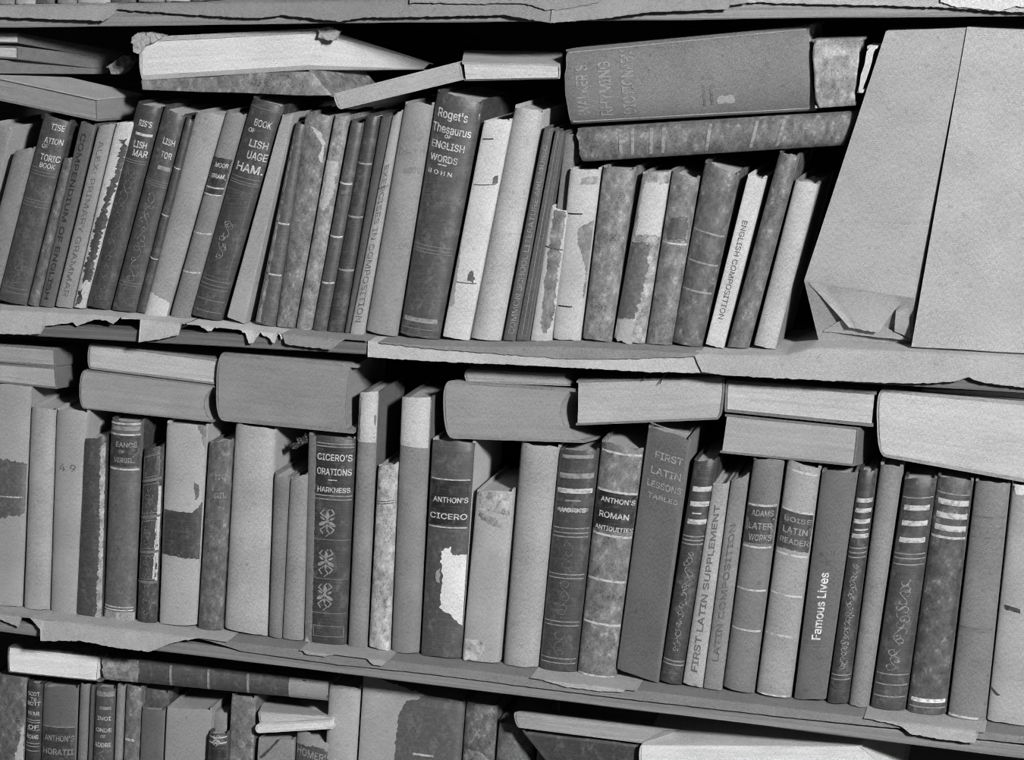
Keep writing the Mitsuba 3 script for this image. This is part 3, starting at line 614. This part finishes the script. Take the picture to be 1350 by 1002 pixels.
book2('cloth_book', [(274, 582), (306, 578), (291, 831), (259, 828)], 'calf', 100, 'dark grey worn book with a few faint gilt letters', bulge=.003, feats=[('text', [('TIO', 627, 7, .35, .85), ('GIL', 651, 8, .4, .9), ('ON', 668, 5, .6, .85)], 'giltdim'), ('bands', [682, 700, 812], 1.3, 'giltfaint')])
book2('cloth_book', [(307, 557), (361, 564), (352, 845), (292, 833)], 'cloth', 158, 'broad plain light book under the thickest lying book', bulge=.006, n=2.2, bt=165, bmat='paper')
book2('cloth_book', [(360, 622), (381, 629), (370, 850), (352, 846)], 'cloth', 116, 'short narrow grey book beside the broad plain light one', bulge=.003)
book2('cloth_book', [(381, 630), (405, 623), (398, 853), (370, 850)], 'cloth', 134, 'short grey book beside the one with gilt flowers', bulge=.003)
r12 = book2('leather_book', [(404, 571), (467, 577), (454, 858), (398, 853)], 'leather', 56, 'dark spine with three gilt flowers and bold capitals', bulge=.005, bt=150, feats=[
    ('vpatch', [(0, 575), (.2, 577), (.22, 855), (.0, 855)], 'cloth', 122, 'pale_joint', .0008), ('label', 590, 652, 40, .2, 1), ('bands', [584, 588, 653, 658], 1.5, 'giltdim', .22, 1),
    ('text', [("CICERO'S", 602, 9, .24, .97), ('ORATIONS', 621, 9, .24, .97), ('HARKNESS', 645, 7, .26, .96)], 'gilt'), ('bands', [632], 1.4, 'gilt', .48, .68),
    ('flower', 688, 13, 'giltdim'), ('flower', 742, 13, 'giltdim'), ('flower', 788, 13, 'giltdim'), ('bands', [712, 765, 812], 1.2, 'giltfaint', .22, 1), ('frame', 830, 845, 'giltdim', .25, .95)])
lump(r12.key, 'torn_tab', [(382, 590), (384, 585), (392, 583), (389, 577), (397, 579), (403, 571), (406, 574), (406, 584), (396, 588), (390, 592)], .03, .003, 'leather', 30, .002, seed=12)
r12.patch([(399, 826), (406, 824), (403, 846), (407, 853), (399, 854)], 'paper', 205, 'torn_patch', .0012)
book2('cloth_book', [(472, 518), (498, 517), (482, 862), (456, 859)], 'cloth', 124, 'tall grey book capped white at its head, narrower of the two so capped', bulge=.004, n=2.2, bt=96, D=.1, feats=[('vpatch', [(0, 517), (1, 517), (1, 584), (0, 581)], 'paper', 196, 'white_head_label', .0005)])
book2('paper_covered_book', [(497, 613), (524, 609), (512, 868), (484, 861)], 'calf', 168, 'narrow ragged pale book between two grey ones capped white', bulge=.003, feats=[('bands', [661, 664], 1.6, 'inkdim', .1, .9)])
book2('cloth_book', [(527, 524), (567, 525), (550, 870), (513, 867)], 'cloth', 122, 'tall grey book capped white at its head, broader of the two so capped', bulge=.005, n=2.2, bt=96, D=.1, feats=[('vpatch', [(0, 524), (1, 524), (1, 591), (0, 587)], 'paper', 196, 'white_head_label', .0005)])
book2('leather_book', [(568, 578), (625, 582), (606, 878), (552, 873)], 'leather', 78, 'dark book with a black label and a large white tear', bulge=.004, bt=178, bmat='paper', feats=[
    ('label', 634, 694, 26), ('bands', [632, 696], 1.6, 'gilt'), ('text', [("ANTHON'S", 659, 7, .12, .95), ('CICERO', 681, 7.5, .06, .95)], 'gilt'),
    ('patch', [(581, 728), (590, 724), (594, 723), (597, 735), (616, 736), (612, 790), (610, 835), (596, 818), (580, 806), (583, 765)], 'paper', 225, 'torn_patch', .002), ('patch', [(575, 755), (580, 752), (580, 772), (575, 770)], 'paper', 150, 'torn_patch', .0014)])
book2('paper_covered_book', [(627, 646), (677, 645), (657, 880), (607, 876)], 'paper', 168, 'pale ragged book with a curled tear near its head', bulge=.003, feats=[('patch', [(632, 674), (655, 685), (664, 699), (648, 693), (630, 680)], 'calf', 130, 'curled_tear', .0014), ('patch', [(630, 648), (675, 652), (672, 680), (650, 676), (632, 672)], 'calf', 165, 'worn_head', .002), ('patch', [(612, 845), (640, 850), (632, 876), (610, 874)], 'calf', 180, 'worn_foot', .002)])
book2('cloth_book', [(684, 583), (737, 588), (708, 886), (660, 881)], 'cloth', 148, 'broad plain light grey book beside a dark gilt one', bulge=.007, n=2.1)
book2('leather_book', [(736, 591), (789, 592), (759, 881), (709, 875)], 'leather', 64, 'dark gilt book between the plain light one and the calf one', bulge=.005, feats=[
    ('bands', [601, 668], 4.5, 'giltdim', .1, .9), ('bands', [625], 7, 'giltdim', .08, .95), ('bands', [644], 6.5, 'gilt', .06, .95), ('bands', [656], 2, 'giltdim', .3, .7), ('bands', [691, 697, 702, 750, 755, 811, 816, 859, 865], 1.4, 'giltdim'), ('scroll', 706, 748, 'giltfaint', 1), ('scroll', 758, 808, 'giltfaint', 1), ('scroll', 820, 856, 'giltfaint', 1), ('text', [('WORKS', 668, 6, .15, .85)], 'gilt')])
book2('calf_book', [(791, 580), (850, 590), (811, 891), (759, 882)], 'calf', 118, 'mottled calf book with a black label lettered ROMAN', bulge=.0055, feats=[
    ('label', 647, 697, 26), ('bands', [597, 646, 702, 760, 817, 886], 3, 'gilt'), ('text', [("ANTHON'S", 657, 6.5, .15, .95), ('ROMAN', 676, 7.5, .15, .85), ('ANTIQUITIES', 693, 6, .08, .97)], 'gilt')])
book2('cloth_book', [(854, 560), (911, 578), (868, 899), (812, 880)], 'cloth', 88, 'tall thick dark grey book with faint gilt capitals', bulge=.0035, n=3.5, bt=110, D=.1, feats=[
    ('text', [('FIRST', 601, 9, .25, .9), ('LATIN', 621, 9, .2, .9), ('LESSONS', 638, 8, .15, .95), ('TABLES', 653, 6, .2, .9)], 'giltdim'), ('bands', [565], 1.6, 'giltdim')])
book2('leather_book', [(914, 605), (946, 605), (898, 904), (868, 897)], 'leather', 60, 'narrow dark book with gilt bars near its head beside the tall thick one', bulge=.004, feats=[
    ('bands', [643, 662, 685], 6.5, 'gilt', .15, .95), ('bands', [674], 2, 'gilt', .3, .7), ('bands', [704, 709, 714, 868, 873], 1.6, 'giltdim'), ('scroll', 725, 855, 'giltdim', 1)])
book2('paper_covered_book', [(939, 637), (962, 634), (926, 909), (899, 901)], 'cloth', 152, 'light spine lettered upward FIRST LATIN, first of two lettered upward in capitals', bulge=.002, feats=[('vtext', 'FIRST LATIN SUPPLEMENT', 665, 885, 7, 'inkdim', .5)])
book2('cloth_book', [(963, 633), (987, 624), (951, 913), (926, 909)], 'cloth', 122, 'grey spine lettered upward LATIN COMPOSITION', bulge=.002, feats=[('vtext', 'LATIN COMPOSITION', 690, 872, 7, 'inkdim', .5)])
book2('leather_book', [(992, 603), (1034, 604), (993, 921), (951, 911)], 'cloth', 110, 'grey banded book with a dark label, darker of the two labelled neighbours', bulge=.005, feats=[
    ('label', 668, 716, 62), ('bands', [665, 720, 777, 831], 2.4, 'gilt'), ('text', [('ADAMS', 675, 7.5, .2, .9), ('LATER', 692, 8, .15, .9), ('WORKS', 707, 8, .2, .92)], 'giltdim')])
book2('leather_book', [(1037, 604), (1082, 616), (1042, 925), (995, 917)], 'cloth', 140, 'light banded book with a dark label, paler of the two labelled neighbours', bulge=.005, feats=[
    ('label', 675, 724, 62), ('bands', [622, 673, 730, 783, 837, 918], 2.6, 'gilt'), ('text', [('BOISE', 684, 6, .15, .95), ('LATIN', 698, 8, .15, .88), ('READER', 712, 7, .1, .95)], 'giltdim')])
book2('cloth_book', [(1083, 619), (1132, 620), (1088, 929), (1045, 928)], 'cloth', 94, 'dark grey book with a white title running upward', bulge=.003, feats=[
    ('vtext', 'Famous Lives', 755, 845, 10, 'chalk', .45), ('text', [('V. I.', 706, 8, .35, .75), ('NO. II', 729, 8, .25, .7)], 'giltfaint', False), ('bands', [852, 857], 1.4, 'giltfaint', .1, .9)])
book2('leather_book', [(1132, 619), (1157, 619), (1118, 929), (1089, 928)], 'leather', 62, 'narrow dark book with a ladder of gilt bars', bulge=.004, feats=[
    ('bands', [658, 671, 685, 704], 5.5, 'gilt', .1, .95), ('bands', [696], 2, 'gilt', .2, .9), ('bands', [720, 726, 732, 888, 894], 1.5, 'giltdim'), ('scroll', 740, 880, 'giltdim', 1)])
book2('cloth_book', [(1160, 610), (1191, 614), (1145, 933), (1118, 929)], 'cloth', 124, 'plain grey round-backed book between the dark gilt ones', bulge=.0065, n=2.0)
book2('leather_book', [(1192, 629), (1236, 629), (1193, 940), (1146, 936)], 'leather', 68, 'dark gilt book with three broad bars beside the plain round-backed one', bulge=.005, feats=[
    ('bands', [668, 688, 710], 6.5, 'gilt', .12, .9), ('bands', [655, 728, 734, 742, 888, 902, 918], 1.5, 'giltdim'), ('scroll', 760, 880, 'giltdim', 1, .0006)])
book2('leather_book', [(1236, 625), (1284, 632), (1247, 943), (1194, 939)], 'calf', 84, 'dark mottled book with a bright gilt line near its foot', bulge=.0055, feats=[
    ('bands', [661, 678, 694], 7, 'gilt', .1, .95), ('bands', [706], 3, 'gilt'), ('bands', [921], 5, 'chalk', .08, .95), ('bands', [650, 930], 1.6, 'giltdim')])
book2('cloth_book', [(1286, 632), (1333, 635), (1300, 950), (1249, 943)], 'cloth', 112, 'grey book with faint gilt lines last before the cracked pale one', bulge=.004, feats=[('bands', [680, 693, 706, 824, 828], 2.4, 'giltfaint'), ('bands', [942], 3, 'gilt', .0, .8)])
book2('paper_covered_book', [(1335, 637), (1400, 642), (1368, 962), (1300, 952)], 'paper', 165, 'pale cracked book at the photo edge below the big lying one', bulge=.004, feats=[('patch', [(1337, 640), (1350, 640), (1350, 652), (1338, 652)], 'paper', 225, 'white_scrap', .001), ('patch', [(1324, 796), (1345, 801), (1346, 807), (1325, 802)], 'leather', 60, 'crack', .0005), ('patch', [(1280, 891), (1296, 898), (1318, 916), (1314, 918), (1300, 905), (1282, 895)], 'leather', 62, 'crack', .001)])

# --- lowest row, feet below the frame
def book3(name, x0, x1, y0, y1, mat, tn, label, **kw):
    """A book of the lowest row, known by its head: (x0, y0) to (x1, y1)."""
    l = lambda x: .03 + .00007 * x
    return Book(name, [(x0, y0), (x1, y1), (x1 - l(x1) * 260, y1 + 260), (x0 - l(x0) * 260, y0 + 260)], mat, tn, label, row=3, drop=1, **{'Y': .058, **kw})
book3('cloth_book', -12, 34, 886, 890, 'calf', 100, 'dark worn book in the lowest row cut by the photo edge', feats=[('patch', [(28, 960), (31, 955), (30, 1002), (19, 1002)], 'paper', 180, 'torn_patch', .002), ('text', [('WORKS', 944, 6, .2, .9)], 'giltfaint')])
book3('leather_book', 35, 55, 897, 900, 'leather', 54, 'narrow black book with closely lettered gilt bands in the lowest row', bulge=.003, feats=[('text', [('SCOT', 914, 6, .1, .9), ('TS', 921, 5, .3, .7), ('ROTT', 927, 6, .1, .95), ('WAR', 940, 6.5, .15, .9), ('OF', 958, 6, .2, .9), ('ROME', 971, 6, .1, .9)], 'gilt'), ('bands', [949, 952, 962, 980, 984, 990], 1.6, 'giltdim')])
book3('cloth_book', 55, 102, 903, 905, 'cloth', 96, 'broad dark book in the lowest row with a label across it', bulge=.004, feats=[('label', 959, 1020, 62), ('bands', [958], 1.6, 'giltdim'), ('text', [("ANTHON'S", 973, 9, .12, .95), ('HORATII', 991, 9, .08, .95)], 'giltdim')])
book3('cloth_book', 104, 118, 901, 900, 'cloth', 116, 'narrow plain book before the gilt one with many lines in the lowest row', bulge=.003)
book3('cloth_book', 119, 124, 902, 902, 'cloth', 80, 'very thin dark book in the lowest row', bulge=.001)
book3('leather_book', 124, 152, 904, 906, 'leather', 84, 'dark book with many short gilt lines in the lowest row', bulge=.004, feats=[('bands', [914], 8, 'giltdim', .1, .95), ('text', [('INOI', 945, 6, .2, .85), ('ONDE', 960, 6, .15, .9), ('OF', 968, 4.5, .4, .65), ('ADDRE', 979, 7, .1, .9)], 'gilt'), ('bands', [932], 5, 'giltdim', .3, .85), ('scroll', 988, 1040, 'giltdim', 1)])
book3('calf_book', 153, 164, 902, 903, 'cloth', 128, 'narrow pale-jointed book in the lowest row', bulge=.003)
book3('calf_book', 165, 186, 903, 906, 'calf', 116, 'mottled torn book in the lowest row beside the narrow pale-jointed one', bulge=.003, feats=[('bands', [971], 4, 'gilt', .1, .7)])
book3('cloth_book', 188, 222, 905, 912, 'calf', 84, 'dark book in the lowest row standing farther back', Y=.07, D=.1)
book3('cloth_book', 186, 217, 932, 934, 'cloth', 96, 'plain dark book in the lowest row beside the broad pale one', bulge=.002)
book3('paper_covered_book', 219, 279, 931, 933, 'paper', 158, 'broad pale blank book in the lowest row', bulge=.002, n=4, feats=[])
book3('cloth_book', 280, 301, 936, 938, 'cloth', 128, 'light narrow book in the lowest row behind a short gilt one', Y=.068, bulge=.002, D=.1)
book3('leather_book', 273, 299, 965, 967, 'leather', 70, 'short glossy gilt book in front of the broad pale one', Y=.044, bulge=.006, n=2, D=.018, feats=[('bands', [972, 980], 2.4, 'gilt'), ('label', 984, 1020, 45), ('flower', 976, 6, 'gilt')])
book3('calf_book', 304, 337, 915, 918, 'calf', 118, 'grey book in the lowest row beside the loose white pamphlets', bulge=.002, D=.13)
book3('cloth_book', 389, 440, 965, 982, 'leather', 80, 'dark low book lettered in capitals beneath the loose white pamphlets', bulge=.005, feats=[('vpatch', [(0, 963), (1, 978), (1, 986), (.6, 984), (.0, 990)], 'paper', 150, 'worn_head', .002), ('text', [("HOMER'S", 996, 11, .05, .95)], 'giltdim')])
book3('paper_covered_book', 340, 388, 972, 974, 'cloth', 128, 'plain grey low book between the grey tall one and the dark lettered one', bulge=.001, n=6, feats=[('patch', [(366, 975), (370, 975), (346, 1002), (341, 1002)], 'leather', 60, 'dark_cut', .0008)])
book3('paper_covered_book', 432, 475, 901, 906, 'paper', 172, 'tall pale paper-wrapped book in the lowest row', bulge=.004, D=.1)
b = book3('calf_book', 476, 612, 905, 923, 'leather', 92, 'wide dark marbled book in the lowest row under a torn pale wrapper', bulge=.006, n=4, D=.13, feats=[
    ('vpatch', [(0, 900), (.62, 913), (.58, 918), (.46, 922), (.38, 938), (.36, 1030), (0, 1030)], 'paper', 168, 'torn_wrapper', .0016, .0008), ('bands', [975], 3, 'gilt', .55, .75)])
book3('calf_book', 613, 655, 923, 930, 'calf', 100, 'mottled grey book in the lowest row next to the marbled one', bulge=.004, Y=.06, feats=[('patch', [(612, 974), (634, 976), (650, 990), (648, 1002), (612, 1002)], 'calf', 135, 'rubbed_patch', .002)])
book3('calf_book', 656, 705, 950, 962, 'calf', 106, 'mottled book in the lowest row below the tilted dark-sided one', bulge=.004, Y=.062, feats=[('bands', [993], 2.4, 'gilt', .7, .95)])
book3('cloth_book', 707, 772, 986, 1004, 'cloth', 112, 'low grey book under the tilted dark-sided one', bulge=.003, Y=.05)

# --- top shelf: only feet in view
ORD = ('first', 'second', 'third', 'fourth', 'fifth', 'sixth', 'seventh', 'eighth', 'ninth')
for i, (x0, x1) in enumerate(((-12, 16), (18, 44), (45, 71), (73, 98), (100, 142), (144, 178), (180, 214), (216, 248), (250, 270))):
    Book('cloth_book', [(x0 + 12, -330), (x1 + 12, -330), (x1, 2.2), (x0, 2.2)], ('cloth', 'paper', 'leather')[i % 3], (120, 175, 90)[i % 3], f"{('grey', 'pale', 'dark')[i % 3]} foot of a book on the top shelf, {ORD[i]} from the row's visible beginning", row=0, Y=.012 + .003 * (i % 3), group='books on the top shelf')

# ------------------------------------------------------------------ books lying on the rows
Ly = Lying
# on the slanting row
Ly('lying_book', [(-60, 41), (25, 43), (25, 57), (-60, 56)], 88, 'topmost thin dark lying book in the small stack beneath the top shelf', spine='R', Y=.034, rear=((25, 43), (163, 68), .10), pt=190, r=.001, n=4, t=.0012)
Ly('lying_book', [(-60, 57), (24, 61), (24, 78), (-60, 74)], 104, 'second dark lying book in the small stack beneath the top shelf', spine='R', rear=((24, 61), (146, 76), .09), pt=180, r=.001, n=4, t=.0016, Y=0.034)
t1 = Ly('lying_book', [(-60, 76), (-2, 79), (-2, 97), (-60, 95)], 104, 'lowest dark lying book of the small stack, frayed at its end', spine='R', rear=((-2, 79), (144, 80), .09), pt=150, r=.001, n=4, t=.0016, Y=0.032)
Ly('lying_book', [(-70, 87), (128, 130), (129, 160), (-70, 118)], 172, 'grey lying book with a lifted cover on top of the dark rhetoric', spine='L', Y=0.026, R4=([(-20, 76), (188, 124), (180, 156), (-20, 110)], .105), pt=134, r=.001, t=.0016, rec=.003, mat='paper', bt=120)
t3 = Ly('lying_book', [(183, 49), (424, 37), (405, 92), (184, 106)], 172, 'big battered book lying with bright page ends below a warped top board', spine='L', Y=0.028, R4=([(330, 62), (572, 84), (562, 92), (330, 98)], .15), pt=200, r=.004, t=.0042, mat='paper', rec=.0015, fore=.001)
lump(t3.key, 'frayed_corner', [(173, 49), (180, 44), (198, 42), (216, 46), (203, 56), (190, 60), (184, 70), (176, 70), (174, 58)], .022, .012, 'paper', 170, seed=4)
lump(t3.key, 'frayed_corner', [(418, 38), (432, 36), (446, 42), (440, 54), (428, 52), (421, 50)], .022, .010, 'paper', 165, seed=6)
lump(t1.key, 'frayed_end', [(140, 88), (150, 82), (163, 72), (172, 78), (166, 90), (156, 98), (146, 99)], .075, .02, 'paper', 140, .003, seed=8)
Book('calf_book', [(184, 105), (406, 90), (438, 128), (186, 119)], 'calf', 124, 'mottled wedge-shaped board block under the big battered bright-leaved book', Y=0.026, bulge=.002, n=4, dv=P((492, 102), .12) - P((424, 108), .026))
Ly('pamphlet', [(438, 124), (606, 81), (611, 105), (446, 145)], 178, 'slim pale pamphlet sloping down over the narrow dark books', spine='L', Y=0.030, D=.09, pt=176, r=.003, t=.0008, mat='paper', rec=.0003, pmat='paper')
Ly('pamphlet', [(609, 82), (739, 85), (739, 104), (612, 107)], 168, 'slim pale lying book abutting the thick dictionary lying flat', spine='R', Y=0.032, R4=([(612, 66), (742, 68), (742, 90), (614, 92)], .13), pt=186, r=.001, t=.0014, mat='paper', rec=.0006, bt=96)
Book('cloth_book', [(746, 166), (740, 66), (1066, 33), (1075, 148)], 'cloth', 112, 'thick dictionary lying flat with faint gilt letters', Y=0.022, D=.13, bulge=.009, n=2.3, bt=130, feats=[
    ('text', [("WALKER'S", .925, 14, .12, .78)], 'giltpale'), ('text', [('RHYMING', .83, 14, .1, .8)], 'giltpale'), ('text', [('DICTIONARY', .735, 14, .1, .92)], 'giltpale'),
    ('vpatch', [(.16, .38), (.26, .38), (.25, .31), (.16, .31)], 'paper', 165, 'rubbed_patch', .002), ('bands', [.4, .43], 3, 'giltfaint', .15, .4)])
Book('calf_book', [(1072, 144), (1068, 52), (1136, 50), (1127, 140)], 'calf', 142, 'rough light block lying between the thick dictionary and the parcel', Y=.014, D=.1, bulge=.003)
Book('paper_covered_book', [(1128, 123), (1141, 60), (1157, 60), (1137, 123)], 'paper', 205, 'small white paper edge between the rough block and the parcel', Y=.008, D=.06, bulge=.001)
Book('calf_book', [(763, 215), (757, 170), (1134, 146), (1112, 193)], 'calf', 104, 'slim banded book lying beneath the thick dictionary', Y=0.024, D=.13, bulge=.005, n=2.4, feats=[
    ('bands', [.835, .79, .72, .675, .51, .345, .25], 4, 'giltdim', .12, .9, .0006)])
# on the lower row
Ly('lying_book', [(-60, 449), (72, 459), (74, 484), (-60, 473)], 110, 'thin lying book with a dark side, upper of the stack at the photo edge', spine='R', rear=((72, 459), (114, 453), .09), pt=150, r=.0012, n=5, Y=0.030)
Ly('lying_book', [(-60, 475), (73, 484), (76, 513), (-60, 498)], 110, 'plain lying book with a dark side, lower of the stack at the photo edge', spine='R', rear=((73, 484), (112, 478), .09), pt=162, r=.0012, n=5, Y=0.028, rec=.0004)
Ly('lying_book', [(116, 452), (290, 474), (285, 507), (115, 486)], 125, 'pale lying book under the square paper flap, upper of its pair', spine='L', pt=172, r=.004, Y=0.028)
Ly('lying_book', [(105, 487), (285, 509), (281, 557), (104, 538)], 118, 'rounded grey lying book above the dark glossy gilt book', spine='L', pt=146, r=.006, Y=0.026, conc=.009, rec=.0004, t=.0014)
Ly('lying_book', [(286, 463), (472, 480), (466, 572), (284, 554)], 122, 'thickest lying book with rough page ends and worn boards', spine='L', pt=132, r=.009, n=2.8, Y=0.022, conc=.003, t=.0036, D=.14, rec=.0006, fore=.006)
Ly('pamphlet', [(612, 487), (745, 493), (753, 509), (613, 504)], 150, 'slim pale pamphlet lying on the big central lying book', spine='L', pt=148, r=.003, n=2, Y=0.034, D=.1, mat='paper', t=.0012, rec=.0003)
Ly('lying_book', [(583, 501), (757, 513), (770, 584), (586, 578)], 124, 'big grey lying book with a hollow fore edge at the centre of the lower row', spine='L', pt=142, r=.008, n=2.6, Y=0.024, conc=.014, t=.0026, rear=((770, 584), (808, 574), .10), rec=.0006)
Ly('lying_book', [(760, 502), (957, 496), (951, 553), (759, 561)], 112, 'lying book with bright flat page ends tilted up at one end', spine='R', pt=164, r=.004, n=3, Y=0.022, D=.10, rec=.0006)
Ly('lying_book', [(957, 501), (1156, 516), (1151, 563), (955, 543)], 118, 'pale lying book, upper of the pair beside the great lying volume', spine='L', pt=172, r=.001, n=4, Y=0.024, D=.10, bt=104, t=.0026)
Ly('lying_book', [(956, 546), (1133, 564), (1127, 615), (949, 597)], 104, 'grey lying book with a dark side, lower of the pair beside the great lying volume', spine='R', pt=150, r=.0012, n=5, Y=0.024, rear=((1127, 615), (1160, 607), .09), rec=.0006)
Ly('lying_book', [(1155, 512), (1400, 534), (1400, 645), (1157, 601)], 140, 'great thick lying volume with smooth pale page ends', spine='L', pt=176, r=.007, n=3, Y=0.020, t=.003, rec=.0006)
Ly('pamphlet', [(1215, 513), (1400, 518), (1400, 532), (1215, 516)], 160, 'thin pamphlet lying on the great thick volume', spine='L', pt=190, r=.001, Y=0.024, t=.0007, mat='paper')
def loose_thread(q, Y, label):
    """A thin curl of binding thread through the pixels q."""
    p = np.array([P(a, Y + .004 * math.sin(i * 1.3)) for i, a in enumerate(q)])
    t = np.linspace(0, len(p) - 1, 24); i = np.minimum(t.astype(int), len(p) - 2); f = (t - i)[:, None]
    c = p[i] * (1 - f) + p[i + 1] * f
    for _ in range(3): c[1:-1] = (c[:-2] + 2 * c[1:-1] + c[2:]) / 4
    ring = np.array([[math.cos(a), 0, math.sin(a)] for a in np.arange(6) * np.pi / 3]) * .0005
    mb = MB(K(60)); v = c[:, None] + np.concatenate([ring, ring[:1]])[None]
    mb.grid(v, .5, np.zeros((1, 1)))
    tag(mb.put('loose_thread', 'cloth'), label, 'thread')
loose_thread([(848, 502), (851, 495), (858, 490), (868, 489)], .016, 'dark curl of thread over the tilted bright lying book, first of two')
loose_thread([(870, 506), (873, 499), (877, 493), (884, 489)], .016, 'dark curl of thread over the tilted bright lying book, second of two')
# on the lowest row
Ly('lying_book', [(10, 852), (137, 866), (134, 899), (10, 886)], 110, 'small lying book with bright page ends on the lowest row', spine='L', pt=224, r=.002, Y=.046, t=.0012, rec=.0003, mat='calf', fore=.006)
Book('leather_book', [(136, 898), (135, 866), (432, 899), (431, 926)], 'leather', 76, 'slim dark banded book lying along the lowest row', Y=.050, D=.10, bulge=.004, feats=[
    ('vpatch', [(0, 1), (0, .84), (.6, .83), (1, .84), (1, 1)], 'calf', 145, 'torn_head', .002), ('vpatch', [(0, 0), (0, .165), (1, .165), (1, 0)], 'paper', 150, 'pale_end', .001), ('bands', [.69, .52, .345], 3.5, 'giltdim', .05, .95, .0006)])
Ly('pamphlet', [(340, 938), (437, 944), (438, 956), (342, 953)], 165, 'fanned loose leaves above the white rolled pamphlet', spine='L', pt=172, r=.001, Y=.054, D=.08, mat='paper', t=.0008, R4=([(352, 914), (436, 932), (437, 950), (352, 946)], .13))
Ly('pamphlet', [(336, 955), (437, 949), (439, 961), (337, 967)], 205, 'white rolled pamphlet lying in the lowest row', spine='L', pt=205, r=.004, n=2, Y=.048, D=.08, mat='paper', t=.0022)
Ly('lying_book', [(676, 938), (880, 962), (846, 980), (681, 959)], 150, 'pale-edged tilted book with a dark marbled side in the lowest row', spine='L', pt=150, r=.003, Y=.032, R4=([(690, 934), (925, 962), (925, 975), (690, 950)], .13), mat='paper', t=.0012, rec=.0004)
Book('leather_book', [(686, 962), (842, 980), (905, 1068), (764, 1060)], 'leather', 60, 'dark marbled cover board hanging below the pale-edged tilted book', Y=.037, D=.02, bulge=.001, n=6)
Ly('lying_book', [(841, 982), (1135, 984), (1190, 1030), (845, 1032)], 205, 'bright loose-leaved open book in the lowest row', spine='L', pt=205, r=.004, Y=.026, mat='paper', t=.001, rec=.0004, D=.12)

# ------------------------------------------------------------------ wrapped parcels
def parcel(name, F4, bev, depth, tn, label, flaps=(), bend=.002, seed=5):
    """A paper-wrapped pack: front face TL TR BR BL, its folded end running back to bev = (BR2, BL2)."""
    key = numbered(name)
    mb = MB(K(tn))
    TL, TR, BR, BL = F4
    u, v = lerpn(0, 1, 33)[:, None], lerpn(0, 1, 57)[None]
    bil = lambda a, b, c, d, u, v: a * ((1 - u) * (1 - v))[..., None] + b * (u * (1 - v))[..., None] + c * (u * v)[..., None] + d * ((1 - u) * v)[..., None]
    def face(a, b, c, d, nu=33, nv=57, bulge=0.0, n=(0, -1, 0), amp=.0022):
        u, v = lerpn(0, 1, nu)[:, None], lerpn(0, 1, nv)[None]
        p = bil(a, b, c, d, u, v)
        e = np.clip(np.minimum(np.minimum(u, 1 - u) * 12, np.minimum(v, 1 - v) * 14), 0, 1)
        d_ = (meshkit.fbm(p * 30 + seed, 4) - .5) * amp * e + bulge * np.sin(np.pi * u) * np.sin(np.pi * v)
        mb.grid(p + d_[..., None] * np.asarray(n, float), .1 + .8 * u, v * .3)
    back = np.array([0, depth, 0])
    BR2, BL2 = bev
    face(BL, BR, TR, TL, bulge=bend)
    face(BL2, BR2, BR, BL, 25, 13, 0, (0, -.7, -.7), .004)
    bl3, br3 = BL2 * 1, BR2 * 1
    kb, kr = np.array([BL2[0], depth, BL2[2]]), np.array([BR2[0], depth, BR2[2]])
    tb, tr = TL + back, TR + back
    face(TL, TR, tr, tb, 9, 9, 0, (0, 0, 1), .001)
    face(kb, kr, BR2, BL2, 9, 9, 0, (0, 0, 1), 0)
    face(kb, kr, tr, tb, 9, 9)
    for a, a2, k3, t3, t in ((BL, BL2, kb, tb, TL), (BR, BR2, kr, tr, TR)):
        face(a2, k3, t3, t, 9, 25, 0, (1, 0, 0), .001)
        mb.grid(np.stack([np.stack([a, a2]), np.stack([t, t])], 0), .5, np.array([[0, .1]]))
    k = mb.put(key + '__wrapping', 'paper')
    for pts, lift, t2 in flaps:
        q = [np.array(p_) for p_ in pts]
        def S(u, v, off, q=q, lift=lift):
            p = bil(q[0], q[1], q[2], q[3], np.asarray(u), np.asarray(v))
            return p + (off + lift * np.clip(v, 0, 1) ** 1.5 + .0012 * (noise1(np.asarray(u) * 6, 3) - .5))[..., None] * np.array([0, -.8, -.6])
        m, uv = conform(Polygon([(.02, .0), (.98, .0), (1, 1), (0, 1)]), S, .05, .03, .0003, .0006, K(t2), .003, .0012, seed)
        put(key + '__flap', m, 'paper', uv, False)
    tag(key, label, 'parcel')
PF = lambda *a: [P(q, Y) for q, Y in a]
F1 = PF(((1168, 41), .012), ((1275, 37), .012), ((1205, 393), .0102), ((1060, 370), .012))
bz = P((1140, 444), .034)[2]
def onz(px, Y):
    p = P(px, Y); p[2] = TOP1(p[0]) + .0008; return p
V_ = [onz((1203, 450), .036), onz((1080, 439), .036)]
def onbev(px):
    """Pixel to the sloping folded end of the first parcel."""
    n = np.cross(F1[2] - F1[3], V_[1] - F1[3]); d = R @ ray(px)
    return CAM + d * (((F1[3] - CAM) @ n) / (d @ n))
fl = [([onbev(p) for p in ((1063, 371), (1193, 394), (1160, 430), (1121, 424))], .006, 172),
      ([onbev(p) for p in ((1197, 397), (1201, 446), (1180, 432), (1182, 404))], .003, 160),
      ([onbev(p) for p in ((1082, 436), (1200, 447), (1160, 424), (1118, 414))], .0015, 178)]
parcel('paper_parcel', F1, V_, .14, 166, 'wrapped paper parcel leaning with its folded end showing', fl)
F2 = PF(((1275, 36), .010), ((1440, 45), .010), ((1425, 480), .008), ((1202, 452), .008))
for i in (2, 3): F2[i][2] = TOP1(F2[i][0]) + .0024
parcel('paper_parcel', F2, [onz((1425, 470), .014), onz((1203, 450), .014)], .13, 172, 'large smooth paper parcel at the end of the middle shelf', (), .0015, 9)
